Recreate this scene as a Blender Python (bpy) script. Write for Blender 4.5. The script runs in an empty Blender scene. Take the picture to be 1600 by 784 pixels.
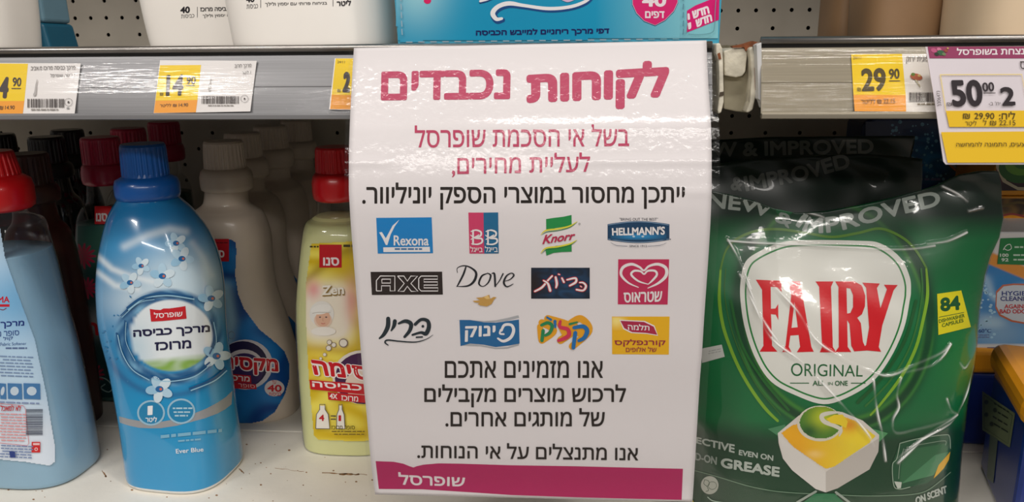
import bpy, math, random
import numpy as np
from mathutils import Vector, Matrix
from mathutils.bvhtree import BVHTree
from mathutils.geometry import tessellate_polygon, delaunay_2d_cdt
random.seed(7); np.random.seed(7)
SC = bpy.context.scene; COL = SC.collection
# ---------------------------------------------------------------- camera
F, CX, CY = 1250.0, 800.0, 392.0
CAMZ = 0.325
ROT = (Matrix.Rotation(math.radians(4.6), 4, 'Z') @ Matrix.Rotation(math.radians(90 - 14.0), 4, 'X')
       @ Matrix.Rotation(math.radians(-0.45), 4, 'Z'))
CAM = Vector((0, 0, CAMZ))
cd = bpy.data.cameras.new('camera'); cam = bpy.data.objects.new('camera', cd); COL.objects.link(cam)
cam.matrix_world = Matrix.Translation(CAM) @ ROT
cd.sensor_width = 36; cd.lens = 36 * F / 1600; cd.clip_start = 0.01; cd.clip_end = 50
SC.camera = cam
# ---------------------------------------------------------------- world, lamps, exposure
w = bpy.data.worlds.new('world'); SC.world = w; w.use_nodes = True
bg = w.node_tree.nodes['Background']; bg.inputs[0].default_value = (1.0, 0.93, 0.88, 1); bg.inputs[1].default_value = 0.14
def lamp(name, loc, target, sx, sy, power, col=(1, 0.95, 0.90)):
    l = bpy.data.lights.new(name, 'AREA'); l.shape = 'RECTANGLE'; l.size = sx; l.size_y = sy; l.energy = power; l.color = col
    o = bpy.data.objects.new(name, l); COL.objects.link(o); o.location = loc
    d = Vector(target) - Vector(loc); o.rotation_euler = d.to_track_quat('-Z', 'Y').to_euler(); return o
lamp('ceiling_and_fill_lamp', (0.25, -0.50, 2.15), (0.1, 0.4, 0.2), 1.9, 0.14, 29)
lamp('ceiling_and_fill_lamp', (-1.62, -1.50, 2.0), (-0.2, 0.4, 0.2), 0.60, 0.20, 26)
lamp('ceiling_and_fill_lamp', (1.7, -0.9, 1.9), (0.2, 0.5, 0.1), 0.14, 1.6, 16)  # added side lamp so the bag film creases catch a glint
lamp('ceiling_and_fill_lamp', (0.25, -2.90, 1.80), (0, 0.5, 0.1), 3.4, 0.16, 42)  # added far fill, brightens the lower poster from the front
SC.view_settings.view_transform = 'Standard'; SC.view_settings.look = 'None'
SC.view_settings.exposure = -0.16; SC.view_settings.gamma = 1.0; SC.view_settings.use_curve_mapping = False
# ---------------------------------------------------------------- camera model helpers (pixel -> real place)
R3 = ROT.to_3x3(); R3N = np.array(R3); RT = R3N.T
def ray(px, py): return R3 @ Vector(((px - CX) / F, -(py - CY) / F, -1.0))
def at(px, py, Y):
    d = ray(px, py); return CAM + d * (Y / d.y)
def atz(px, py, z):
    d = ray(px, py); return CAM + d * ((z - CAMZ) / d.z)
def proj(P):                                   # world (N,3) -> pixel (N,2)
    q = (np.asarray(P) - np.array(CAM)) @ R3N
    return np.stack([CX + F * q[:, 0] / -q[:, 2], CY - F * q[:, 1] / -q[:, 2]], 1)
def lin(c):
    return tuple((v / 12.92 if v <= 0.04045 else ((v + 0.055) / 1.055) ** 2.4) for v in [x / 255.0 for x in c[:3]])
def hx(s): return tuple(int(s[i:i + 2], 16) for i in (0, 2, 4))
# ---------------------------------------------------------------- materials (all procedural)
def setin(b, k, v):
    if k in b.inputs: b.inputs[k].default_value = v
def mat(name, c, rough=0.4, metal=0.0, coat=0.0, var=0.08, scale=40, bump=0.0, bscale=200, trans=0.0, spec=0.5, sss=0.0, stretch=None):
    m = bpy.data.materials.new(name); m.use_nodes = True; nt = m.node_tree; b = nt.nodes['Principled BSDF']
    tc = nt.nodes.new('ShaderNodeTexCoord'); src = tc.outputs['Object']
    if stretch:
        mp = nt.nodes.new('ShaderNodeMapping'); mp.inputs['Scale'].default_value = stretch
        nt.links.new(src, mp.inputs[0]); src = mp.outputs[0]
    n = nt.nodes.new('ShaderNodeTexNoise'); n.inputs['Scale'].default_value = scale; n.inputs['Detail'].default_value = 4
    nt.links.new(src, n.inputs['Vector'])
    r = nt.nodes.new('ShaderNodeValToRGB'); L = lin(c)
    r.color_ramp.elements[0].position = 0.3; r.color_ramp.elements[1].position = 0.7
    r.color_ramp.elements[0].color = tuple(x * (1 - var) for x in L) + (1,)
    r.color_ramp.elements[1].color = tuple(min(1, x * (1 + var)) for x in L) + (1,)
    nt.links.new(n.outputs['Fac'], r.inputs[0]); nt.links.new(r.outputs[0], b.inputs['Base Color'])
    setin(b, 'Roughness', rough); setin(b, 'Metallic', metal); setin(b, 'Coat Weight', coat); setin(b, 'Coat Roughness', 0.06)
    setin(b, 'Transmission Weight', trans); setin(b, 'Specular IOR Level', spec)
    if sss: setin(b, 'Subsurface Weight', sss); setin(b, 'Subsurface Radius', (0.02, 0.02, 0.02)); setin(b, 'Subsurface Scale', 0.3)
    if bump:
        n2 = nt.nodes.new('ShaderNodeTexNoise'); n2.inputs['Scale'].default_value = bscale; nt.links.new(src, n2.inputs['Vector'])
        bp = nt.nodes.new('ShaderNodeBump'); bp.inputs['Strength'].default_value = bump; bp.inputs['Distance'].default_value = 0.001
        nt.links.new(n2.outputs['Fac'], bp.inputs['Height']); nt.links.new(bp.outputs[0], b.inputs['Normal'])
    return m
def vmat(name, rough=0.4, coat=0.0, spec=0.5, metal=0.0, bump=0.0, bscale=60):
    m = bpy.data.materials.new(name); m.use_nodes = True; nt = m.node_tree; b = nt.nodes['Principled BSDF']
    a = nt.nodes.new('ShaderNodeAttribute'); a.attribute_name = 'Col'; nt.links.new(a.outputs['Color'], b.inputs['Base Color'])
    setin(b, 'Roughness', rough); setin(b, 'Coat Weight', coat); setin(b, 'Coat Roughness', 0.05); setin(b, 'Specular IOR Level', spec); setin(b, 'Metallic', metal)
    if bump:
        tc = nt.nodes.new('ShaderNodeTexCoord')
        n2 = nt.nodes.new('ShaderNodeTexNoise'); n2.inputs['Scale'].default_value = bscale; nt.links.new(tc.outputs['Object'], n2.inputs['Vector'])
        bp = nt.nodes.new('ShaderNodeBump'); bp.inputs['Strength'].default_value = bump; bp.inputs['Distance'].default_value = 0.001
        nt.links.new(n2.outputs['Fac'], bp.inputs['Height']); nt.links.new(bp.outputs[0], b.inputs['Normal'])
    return m
def clear(name, rough=0.08, tint=(1, 1, 1), bump=0.0, bscale=300, stretch=None, ior=1.45, milk=0.0, dist=0.001):
    m = bpy.data.materials.new(name); m.use_nodes = True; nt = m.node_tree; nt.nodes.clear()
    out = nt.nodes.new('ShaderNodeOutputMaterial'); tr = nt.nodes.new('ShaderNodeBsdfTransparent'); tr.inputs[0].default_value = tuple(tint) + (1,)
    gl = nt.nodes.new('ShaderNodeBsdfGlossy'); gl.inputs['Roughness'].default_value = rough
    fr = nt.nodes.new('ShaderNodeFresnel'); ge = nt.nodes.new('ShaderNodeNewGeometry')      # same reflection from both sides of a thin film
    ex = nt.nodes.new('ShaderNodeMath'); ex.operation = 'MULTIPLY_ADD'; ex.inputs[1].default_value = -2; ex.inputs[2].default_value = 1; nt.links.new(ge.outputs['Backfacing'], ex.inputs[0])
    pw = nt.nodes.new('ShaderNodeMath'); pw.operation = 'POWER'; pw.inputs[0].default_value = ior; nt.links.new(ex.outputs[0], pw.inputs[1]); nt.links.new(pw.outputs[0], fr.inputs[0])
    mx = nt.nodes.new('ShaderNodeMixShader'); nt.links.new(fr.outputs[0], mx.inputs[0])
    base = tr.outputs[0]
    if milk:
        df = nt.nodes.new('ShaderNodeBsdfDiffuse'); df.inputs[0].default_value = tuple(tint) + (1,)
        m2 = nt.nodes.new('ShaderNodeMixShader'); m2.inputs[0].default_value = milk
        nt.links.new(tr.outputs[0], m2.inputs[1]); nt.links.new(df.outputs[0], m2.inputs[2]); base = m2.outputs[0]
    nt.links.new(base, mx.inputs[1]); nt.links.new(gl.outputs[0], mx.inputs[2]); nt.links.new(mx.outputs[0], out.inputs[0])
    if bump:
        tc = nt.nodes.new('ShaderNodeTexCoord'); src = tc.outputs['Object']
        if stretch:
            mp = nt.nodes.new('ShaderNodeMapping'); mp.inputs['Scale'].default_value = stretch
            nt.links.new(src, mp.inputs[0]); src = mp.outputs[0]
        n2 = nt.nodes.new('ShaderNodeTexNoise'); n2.inputs['Scale'].default_value = bscale; n2.inputs['Detail'].default_value = 3
        nt.links.new(src, n2.inputs['Vector'])
        bp = nt.nodes.new('ShaderNodeBump'); bp.inputs['Strength'].default_value = bump; bp.inputs['Distance'].default_value = dist
        nt.links.new(n2.outputs['Fac'], bp.inputs['Height'])
        nt.links.new(bp.outputs[0], gl.inputs['Normal']); nt.links.new(bp.outputs[0], fr.inputs['Normal'])
    return m
PRINT = vmat('printed_ink', 0.42, spec=0.3)
PRINT_GLOSS = vmat('printed_ink_glossy', 0.28, coat=0.35)
SILVER = vmat('silver_print', 0.32, metal=0.7)
# ---------------------------------------------------------------- mesh / object helpers
def tag(o, label=None, cat=None, group=None, kind=None):
    if label: o['label'] = label
    if cat: o['category'] = cat
    if group: o['group'] = group
    if kind: o['kind'] = kind
    return o
def thing(name, label, cat, loc, group=None):
    o = bpy.data.objects.new(name, None); COL.objects.link(o); o.location = loc; o.empty_display_size = 0.02
    return tag(o, label, cat, group)
def wloc(o):
    v = Vector((0, 0, 0))
    while o: v += Vector(o.location); o = o.parent
    return v
def link(name, me, parent=None, label=None):
    o = bpy.data.objects.new(name, me); COL.objects.link(o)
    if parent:
        o.parent = parent; o.location = -wloc(parent)
    if label: o['label'] = label
    return o
def mesh(name, V, Fc, m, parent=None, smooth=False, label=None, vcol=None):
    me = bpy.data.meshes.new(name); me.from_pydata([tuple(v) for v in V], [], [tuple(int(i) for i in f) for f in Fc])
    if m: me.materials.append(m)
    if vcol is not None:
        a = me.color_attributes.new('Col', 'FLOAT_COLOR', 'POINT')
        c = np.ones((len(V), 4), np.float32); c[:, :3] = vcol; a.data.foreach_set('color', c.ravel())
    if smooth: me.polygons.foreach_set('use_smooth', [True] * len(me.polygons))
    me.update(); return link(name, me, parent, label)
class MB:
    def __init__(s): s.V = []; s.F = []
    def add(s, V, Fc):
        n = len(s.V); s.V += [tuple(v) for v in V]; s.F += [tuple(i + n for i in f) for f in Fc]; return s
    def box(s, a, b, ch=0.0):
        x0, y0, z0 = a; x1, y1, z1 = b
        V = [(x, y, z) for z in (z0, z1) for y in (y0, y1) for x in (x0, x1)]
        return s.add(V, [(0, 2, 3, 1), (4, 5, 7, 6), (0, 1, 5, 4), (2, 6, 7, 3), (0, 4, 6, 2), (1, 3, 7, 5)])
    def extrude_x(s, prof, x0, x1, closed=True):          # prof: list of (y,z)
        n = len(prof); V = [(x0, y, z) for y, z in prof] + [(x1, y, z) for y, z in prof]
        Fc = [(i, (i + 1) % n, (i + 1) % n + n, i + n) for i in range(n if closed else n - 1)]
        if closed: Fc += [tuple(range(n - 1, -1, -1)), tuple(range(n, 2 * n))]
        return s.add(V, Fc)
    def build(s, name, m, parent=None, smooth=False, label=None, bev=0.0):
        o = mesh(name, s.V, s.F, m, parent, smooth, label)
        if bev:
            b = o.modifiers.new('b', 'BEVEL'); b.width = bev; b.segments = 3; b.limit_method = 'ANGLE'
        return o
def cr(pts, n=8, closed=False):                    # catmull-rom through points
    P = [np.array(p, float) for p in pts]; out = []
    N = len(P); rng = range(N if closed else N - 1)
    for i in rng:
        p0 = P[i - 1] if (closed or i > 0) else P[0]; p1 = P[i]; p2 = P[(i + 1) % N]
        p3 = P[(i + 2) % N] if (closed or i + 2 < N) else P[-1]
        for k in range(n):
            t = k / n
            out.append(0.5 * ((2 * p1) + (-p0 + p2) * t + (2 * p0 - 5 * p1 + 4 * p2 - p3) * t * t + (-p0 + 3 * p1 - 3 * p2 + p3) * t ** 3))
    if not closed: out.append(P[-1])
    return np.array(out)
def loft(sec, nseg=64, rows=60, rot=0.0, base=0.004):   # sec: (z, cx, cy, a, b, n) bottom -> top
    S = cr(sec, max(2, rows // (len(sec) - 1)))
    S[:, 0] = np.clip(S[:, 0], sec[0][0], sec[-1][0])
    th = np.linspace(0, 2 * np.pi, nseg, endpoint=False); V = []
    c, s_ = math.cos(rot), math.sin(rot)
    ang = th
    for (zz, cx, cy, a, b, n) in S:
        e = 2.0 / max(1.5, n)
        x = a * np.sign(np.cos(ang)) * np.abs(np.cos(ang)) ** e; y = b * np.sign(np.sin(ang)) * np.abs(np.sin(ang)) ** e
        V.append(np.stack([cx + x * c - y * s_, cy + x * s_ + y * c, np.full(nseg, zz)], 1))
    R = len(V); V = np.concatenate(V); Fc = []
    for r in range(R - 1):
        for k in range(nseg):
            k2 = (k + 1) % nseg; Fc.append((r * nseg + k, r * nseg + k2, (r + 1) * nseg + k2, (r + 1) * nseg + k))
    Fc.append(tuple(range(nseg - 1, -1, -1))); Fc.append(tuple(range((R - 1) * nseg, R * nseg)))
    return V, Fc
def lathe(c, prof, nseg=72, ridge=None, sy=1.0):          # prof: (r,z); ridge=(count,depth,z0,z1)
    V = []; Fc = []
    th = np.linspace(0, 2 * np.pi, nseg, endpoint=False)
    for r, z in prof:
        rr = np.full(nseg, r)
        if ridge and ridge[2] <= z <= ridge[3]: rr = r - ridge[1] * (np.cos(th * ridge[0]) > 0.0)
        V.append(np.stack([c[0] + rr * np.cos(th), c[1] + sy * rr * np.sin(th), np.full(nseg, c[2] + z)], 1))
    R = len(V); V = np.concatenate(V)
    for r in range(R - 1):
        for k in range(nseg):
            k2 = (k + 1) % nseg; Fc.append((r * nseg + k, r * nseg + k2, (r + 1) * nseg + k2, (r + 1) * nseg + k))
    Fc.append(tuple(range(nseg - 1, -1, -1))); Fc.append(tuple(range((R - 1) * nseg, R * nseg)))
    return V, Fc
# ---------------------------------------------------------------- printing: flat lettering and artwork laid on surfaces
_tc = {}
def glyphs(s):                                      # outline of the lettering, filled by a constrained triangulation
    if s not in _tc:
        c = bpy.data.curves.new('t', 'FONT'); c.body = s; c.resolution_u = 4; c.fill_mode = 'NONE'
        o = bpy.data.objects.new('t', c); COL.objects.link(o); bpy.context.view_layer.update()
        me = bpy.data.meshes.new_from_object(o.evaluated_get(bpy.context.evaluated_depsgraph_get()))
        V0 = [Vector(v.co[:2]) for v in me.vertices]; E0 = [tuple(e.vertices) for e in me.edges]
        bpy.data.objects.remove(o); bpy.data.curves.remove(c); bpy.data.meshes.remove(me)
        r = delaunay_2d_cdt(V0, E0, [], 0, 1e-6); V = np.array([tuple(v) for v in r[0]]); T = np.array([tuple(f) for f in r[2]])
        ct = V[T].mean(1); A = np.array([V0[e[0]][:] for e in E0]); B = np.array([V0[e[1]][:] for e in E0]); wn = np.zeros(len(ct), int)
        for (x0, y0), (x1, y1) in zip(A, B):
            if y0 == y1: continue
            m = ((ct[:, 1] >= min(y0, y1)) & (ct[:, 1] < max(y0, y1))) & (x0 + (ct[:, 1] - y0) * (x1 - x0) / (y1 - y0) > ct[:, 0]); wn += np.where(m, 1 if y1 > y0 else -1, 0)
        T = [tuple(int(i) for i in t) for t in T[wn != 0]]; cnt = {}
        for t in T:
            for e in ((t[0], t[1]), (t[1], t[2]), (t[2], t[0])): k = (min(e), max(e)); cnt[k] = cnt.get(k, 0) + 1
        E = [k for k, n in cnt.items() if n == 1]
        lo = V.min(0); hi = V.max(0); _tc[s] = ((V - lo) / (hi - lo), T, (hi - lo)[0] / (hi - lo)[1], E)
    return _tc[s]
def H(s): return s[::-1]
class Ink:
    def __init__(s, ox=0, oy=0, sc=1.0): s.o = (ox, oy, sc); s.items = []; s.layer = 0; s.k = 1.0
    def frame(s, ox=0, oy=0, sc=1.0): s.o = (ox, oy, sc); return s
    def tx(s, P):
        P = np.asarray(P, float); return np.stack([s.o[0] + P[:, 0] / s.o[2], s.o[1] + P[:, 1] / s.o[2]], 1)
    def put(s, P, T, col, lift=None):
        L = np.array(lin(col)) * s.k
        ly = np.full(len(P), float(s.layer)) if lift is None else s.layer + np.asarray(lift)
        s.items.append((s.tx(P), T, np.tile(L, (len(P), 1)), ly)); s.layer += 1; return s
    def fill(s, pts, col, holes=()):
        polys = [[Vector((p[0], p[1], 0)) for p in pts]] + [[Vector((p[0], p[1], 0)) for p in h] for h in holes]
        T = tessellate_polygon(polys); allp = [p for pl in polys for p in pl]
        return s.put([(p.x, p.y) for p in allp], [tuple(t) for t in T], col)
    def rect(s, x0, y0, x1, y1, col): return s.put([(x0, y0), (x1, y0), (x1, y1), (x0, y1)], [(0, 1, 2), (0, 2, 3)], col)
    def quad(s, q, col): return s.put(q, [(0, 1, 2), (0, 2, 3)], col)
    def ell(s, cx, cy, rx, ry, col, rot=0, n=28, hole=None):
        def E(a, b): return [(cx + a * math.cos(t) * math.cos(rot) - b * math.sin(t) * math.sin(rot),
                              cy + a * math.cos(t) * math.sin(rot) + b * math.sin(t) * math.cos(rot)) for t in [2 * math.pi * i / n for i in range(n)]]
        o = E(rx, ry)
        if hole:
            i = E(rx * hole, ry * hole)
            return s.put(o + i, [t for k in range(n) for t in ((k, (k + 1) % n, n + (k + 1) % n), (k, n + (k + 1) % n, n + k))], col)
        return s.put(o + [(cx, cy)], [(k, (k + 1) % n, n) for k in range(n)], col)
    def stroke(s, pts, w, col, closed=False, smooth=True, n=8):
        if np.isscalar(w): w = [w] * len(pts)
        P = [(p[0], p[1], ww) for p, ww in zip(pts, w)]
        S = cr(P, n, closed) if smooth else np.array(P + ([P[0]] if closed else []), float)
        if smooth and closed: S = np.vstack([S, S[:1]])
        xy = S[:, :2]; d = np.gradient(xy, axis=0); L = np.hypot(d[:, 0], d[:, 1]) + 1e-9
        nn = np.stack([-d[:, 1] / L, d[:, 0] / L], 1) * (S[:, 2:3] / 2)
        V = np.vstack([xy + nn, xy - nn]); m = len(xy); T = []
        for i in range(m - 1): T += [(i, i + 1, m + i + 1), (i, m + i + 1, m + i)]
        lf = [0.0] * len(V)
        if not closed:
            for e in (0, m - 1):
                lf += [.3 + (.2 if e else 0)] * 10
                k = len(V); V = np.vstack([V, [[xy[e][0] + S[e, 2] / 2 * math.cos(a), xy[e][1] + S[e, 2] / 2 * math.sin(a)] for a in np.linspace(0, 2 * np.pi, 10, endpoint=False)]])
                T += [(k, k + j, k + j + 1) for j in range(1, 9)]
        return s.put(V, T, col, lf)
    def embolden(s, P, T, E, w, col):                     # thicken lettering evenly: a rim along every outline edge
        P = np.asarray(P, float); V = [tuple(p) for p in P]; T = list(T); r = w / 2; lf = [0.0] * len(V)
        for a, b in E:
            d = P[b] - P[a]; L = math.hypot(*d)
            if L < 1e-6: continue
            n = np.array([-d[1], d[0]]) / L * r; e = d / L * r * .42; k = len(V)
            V += [tuple(P[a] + n), tuple(P[b] + n), tuple(P[b] + e + n * .0), tuple(P[b] - n), tuple(P[a] - n), tuple(P[a] - e)]
            T += [(k, k + 1, k + 3), (k, k + 3, k + 4), (k + 1, k + 2, k + 3), (k, k + 4, k + 5)]; lf += [.15 + .35 * ((k * .618) % 1)] * 6
        for a in set(x for e in E for x in e):
            k = len(V); V += [(P[a][0] + r * math.cos(t), P[a][1] + r * math.sin(t)) for t in (0.3, 1.35, 2.4, 3.44, 4.49, 5.54)]; T += [(k, k + 1, k + 2), (k, k + 2, k + 3), (k, k + 3, k + 4), (k, k + 4, k + 5)]; lf += [.55 + .35 * ((k * .618) % 1)] * 6
        return s.put(V, T, col, lf)
    def text(s, t, box, col, bold=0.0, shear=0.0):
        V, T, asp, E = glyphs(t); u = V[:, 0].copy(); v = 1 - V[:, 1]
        if len(box) == 4 and np.isscalar(box[0]):
            x0, y0, x1, y1 = box; q = [(x0, y0), (x1, y0), (x1, y1), (x0, y1)]
        else: q = box
        q = np.array(q, float); hh = (np.hypot(*(q[3] - q[0])) + np.hypot(*(q[2] - q[1]))) / 2; ww = np.hypot(*(q[1] - q[0])); w = 0
        if bold:
            w = bold * 2.4 * hh; fu, fv = w / ww, w / hh; u = fu / 2 + u * (1 - fu); v = fv / 2 + v * (1 - fv)
        if shear: u = u + shear * (0.5 - v)
        P = (q[0] * ((1 - u) * (1 - v))[:, None] + q[1] * (u * (1 - v))[:, None] + q[2] * (u * v)[:, None] + q[3] * ((1 - u) * v)[:, None])
        return s.embolden(P, T, E, w, col) if bold else s.put(P, T, col)
    def textpath(s, t, pts, h, col, bold=0.0):            # lettering along a curved baseline
        V, T, asp, E = glyphs(t); C = cr(pts, 12); d = np.gradient(C, axis=0); L = np.hypot(*np.diff(C, axis=0).T)
        S = np.concatenate([[0], np.cumsum(L)]); x = V[:, 0] * S[-1]
        P = np.stack([np.interp(x, S, C[:, 0]), np.interp(x, S, C[:, 1])], 1)
        n = np.stack([np.interp(x, S, d[:, 1] / np.hypot(d[:, 0], d[:, 1])), -np.interp(x, S, d[:, 0] / np.hypot(d[:, 0], d[:, 1]))], 1)
        P = P + n * (V[:, 1:2] * h)
        return s.embolden(P, T, E, bold * 2.4 * h, col) if bold else s.put(P, T, col)
    def words(s, x0, y0, x1, y1, col, rows=1, slope=0.0, fill=0.62):   # print too small to read in the photograph
        rh = (y1 - y0) / rows; V = []; T = []
        for r in range(rows):
            x = x0 + random.random() * 0.1 * (x1 - x0)
            while x < x1 - rh * .5:
                ww = min(rh * random.uniform(0.8, 2.6), x1 - x); yy = y0 + r * rh + slope * (x - x0); k = len(V)
                V += [(x, yy), (x + ww, yy + slope * ww), (x + ww, yy + rh * fill + slope * ww), (x, yy + rh * fill)]; T += [(k, k + 1, k + 2), (k, k + 2, k + 3)]
                x += ww + rh * 0.35
        return s.put(V, T, col)
    def bars(s, x0, y0, x1, y1, col, vertical=True):
        V = []; T = []; p = 0.0; a, b = (x0, x1) if vertical else (y0, y1); L = b - a
        while p < 1:
            ww = random.choice((.012, .02, .03)); k = len(V); q0, q1 = a + p * L, a + min(1, p + ww) * L
            V += [(q0, y0), (q1, y0), (q1, y1), (q0, y1)] if vertical else [(x0, q0), (x1, q0), (x1, q1), (x0, q1)]
            T += [(k, k + 1, k + 2), (k, k + 2, k + 3)]; p += ww + random.choice((.012, .02, .028))
        return s.put(V, T, col)
    def paint(s, x0, y0, x1, y1, fn, step=2.0, mask=None):  # artwork with soft colours: a fine grid with one colour per vertex
        nx = max(2, int((x1 - x0) / step)); ny = max(2, int((y1 - y0) / step))
        X, Y = np.meshgrid(np.linspace(x0, x1, nx), np.linspace(y0, y1, ny)); c = fn(X.ravel(), Y.ravel())
        idx = np.arange(nx * ny).reshape(ny, nx); ok = np.ones((ny, nx), bool) if mask is None else mask(X, Y)
        T = []
        q = ok[:-1, :-1] & ok[1:, :-1] & ok[:-1, 1:] & ok[1:, 1:]
        a, b, cc, d = idx[:-1, :-1][q], idx[:-1, 1:][q], idx[1:, 1:][q], idx[1:, :-1][q]
        T = list(zip(a.tolist(), b.tolist(), cc.tolist())) + list(zip(a.tolist(), cc.tolist(), d.tolist()))
        s.items.append((s.tx(np.stack([X.ravel(), Y.ravel()], 1)), T, c * s.k, np.full(nx * ny, float(s.layer)))); s.layer += 1; return s
    def build(s, name, parent, fmap, m=None, refine=None, eps=0.00004, base=0.00008, label=None, start=0):
        V = []; Fc = []; C = []; Lr = []
        for P, T, c, ly in s.items:
            P = [tuple(p) for p in P]; c = [tuple(x) for x in c]; ly = list(ly)
            if refine and len(T) < 20000:
                out = []; st = list(T)
                while st:
                    t = st.pop(); a, b, d = t
                    e = [(math.dist(P[a], P[b]), a, b, d), (math.dist(P[b], P[d]), b, d, a), (math.dist(P[d], P[a]), d, a, b)]
                    L, i, j, k = max(e)
                    if L <= refine: out.append(t); continue
                    mI = len(P); P.append(((P[i][0] + P[j][0]) / 2, (P[i][1] + P[j][1]) / 2)); c.append(tuple((c[i][q] + c[j][q]) / 2 for q in range(3))); ly.append((ly[i] + ly[j]) / 2)
                    st.append((i, mI, k)); st.append((mI, j, k))
                T = out
            n = len(V); V += P; C += c; Lr += [q + start for q in ly]; Fc += [(a + n, b + n, d + n) for a, b, d in T]
        V = np.array(V, float)
        used = np.zeros(len(V), bool); used[np.array(Fc).ravel()] = True
        remap = np.cumsum(used) - 1; V = V[used]; C = np.array(C)[used]; Lr = np.array(Lr)[used]
        Fc = remap[np.array(Fc)]
        Pw, Nw, ok = fmap(V)
        W = Pw + Nw * (base + eps * Lr)[:, None]
        Fc = Fc[ok[Fc].all(1)]
        # orient every face to the outside
        if len(Fc):
            a, b, d = W[Fc[:, 0]], W[Fc[:, 1]], W[Fc[:, 2]]; g = np.cross(b - a, d - a); sg = (g * Nw[Fc[:, 0]]).sum(1) < 0
            Fc[sg] = Fc[sg][:, ::-1]
        s.items = []; s.layer = 0
        return mesh(name, W, Fc, m or PRINT, parent, False, label, C)
def plane_map(Y, off=0.0):
    def f(V):
        d = np.stack([(V[:, 0] - CX) / F, -(V[:, 1] - CY) / F, -np.ones(len(V))], 1) @ R3N.T
        P = np.array(CAM) + d * ((Y - off) / d[:, 1])[:, None]
        return P, np.tile([0, -1.0, 0], (len(V), 1)), np.ones(len(V), bool)
    return f
def pt_plane_map(P0, N):                        # any flat face through P0 with outward normal N
    P0 = np.array(P0); N = np.array(N, float); N /= np.linalg.norm(N)
    def f(V):
        d = np.stack([(V[:, 0] - CX) / F, -(V[:, 1] - CY) / F, -np.ones(len(V))], 1) @ R3N.T
        t = ((P0 - np.array(CAM)) @ N) / (d @ N)
        return np.array(CAM) + d * t[:, None], np.tile(N, (len(V), 1)), np.ones(len(V), bool)
    return f
def wrap_map(o_mesh_V, o_mesh_F, Yf, lim=0.05):     # lay print on a curved body
    bvh = BVHTree.FromPolygons([tuple(v) for v in o_mesh_V], [tuple(int(i) for i in f) for f in o_mesh_F])
    def f(V):
        n = len(V); Q = np.zeros((n, 3)); NN = np.tile([0, -1.0, 0], (n, 1)); ok = np.ones(n, bool)
        for i in range(n):
            h = bvh.ray_cast(CAM, ray(V[i, 0], V[i, 1]))
            if h[0] is None or h[0].y > Yf + lim: ok[i] = False; continue
            Q[i] = h[0]; m_ = h[1]; NN[i] = m_ if m_.dot(h[0] - CAM) < 0 else -m_
        return Q, NN, ok
    return f
def front_px(V, Yf): return proj(V)
def copy_tree(o, loc, label, parent=None):
    c = o.copy(); COL.objects.link(c); c.parent = parent
    if parent is None:
        c.location = loc; c['label'] = label
    for ch in o.children: copy_tree(ch, None, None, c)
    return c
# numpy artwork helpers
def mixc(a, b, t): return a + (b - a) * np.clip(t, 0, 1)[:, None]
def solid(x, c): return np.tile(np.array(lin(c)), (len(x), 1))
def blob(x, y, cx, cy, rx, ry, p=2): return np.exp(-((np.abs(x - cx) / rx) ** p + (np.abs(y - cy) / ry) ** p))
def seg(x, y, pts):
    d = np.full(len(x), 1e9)
    for (x0, y0), (x1, y1) in zip(pts[:-1], pts[1:]):
        L = (x1 - x0) ** 2 + (y1 - y0) ** 2 + 1e-9; t = np.clip(((x - x0) * (x1 - x0) + (y - y0) * (y1 - y0)) / L, 0, 1)
        d = np.minimum(d, np.hypot(x - x0 - t * (x1 - x0), y - y0 - t * (y1 - y0)))
    return d
def wave(x, y, a, b, s): return 0.5 + 0.5 * np.sin(x * a + y * b + 2.2 * np.sin(x * s * .7 - y * s) + 1.3 * np.sin(y * s * 1.7 + x * s * .4))
# ================================================================ SETTING
WHITE_METAL = mat('aged_white_paint', (226, 221, 208), 0.5, var=0.10, scale=25, bump=0.15, bscale=160)
PANEL = mat('perforated_panel_paint', (186, 178, 164), 0.55, var=0.10, scale=14)
DARK = mat('dark_cavity', (14, 12, 11), 0.9)
RUST = mat('rust', (120, 66, 34), 0.85, var=0.3, scale=300)
YB, HS = 0.93, 0.01902
def back_panel():
    r = 0.0023; x0 = -0.5469 - 18 * HS; z0 = 0.3665 - 20 * HS; V = []; Fc = []; n8 = 8
    for i in range(82):
        for j in range(34):
            cx, cz = x0 + i * HS, z0 + j * HS; h = HS / 2; k = len(V)
            sq = [(-h, -h), (0, -h), (h, -h), (h, 0), (h, h), (0, h), (-h, h), (-h, 0)]
            V += [(cx + a, YB, cz + b) for a, b in sq]
            if j % 2 == 0 or i % 2 == 0:
                an = [math.atan2(b, a) for a, b in sq]
                V += [(cx + r * math.cos(t), YB, cz + r * math.sin(t)) for t in an]; V += [(cx + r * math.cos(t), YB + .0015, cz + r * math.sin(t)) for t in an]
                for q in range(8):
                    q2 = (q + 1) % 8; Fc += [(k + q, k + q2, k + 8 + q2, k + 8 + q), (k + 8 + q, k + 8 + q2, k + 16 + q2, k + 16 + q)]
            else: Fc.append(tuple(range(k, k + 8)))
    o = mesh('wall_back', V, Fc, PANEL); tag(o, kind='structure')
    b = MB().box((x0 - .02, YB + .012, z0 - .02), (x0 + 82 * HS, YB + .02, z0 + 34 * HS)).build('panel_backing', DARK, None); tag(b, kind='structure')
    b.parent = o
back_panel()
tag(MB().box((-3, -3.2, -.45), (3, 1.2, -.42)).build('floor', mat('floor_tiles', (150, 144, 138), .35, var=.06, scale=3), None), kind='structure')
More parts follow.
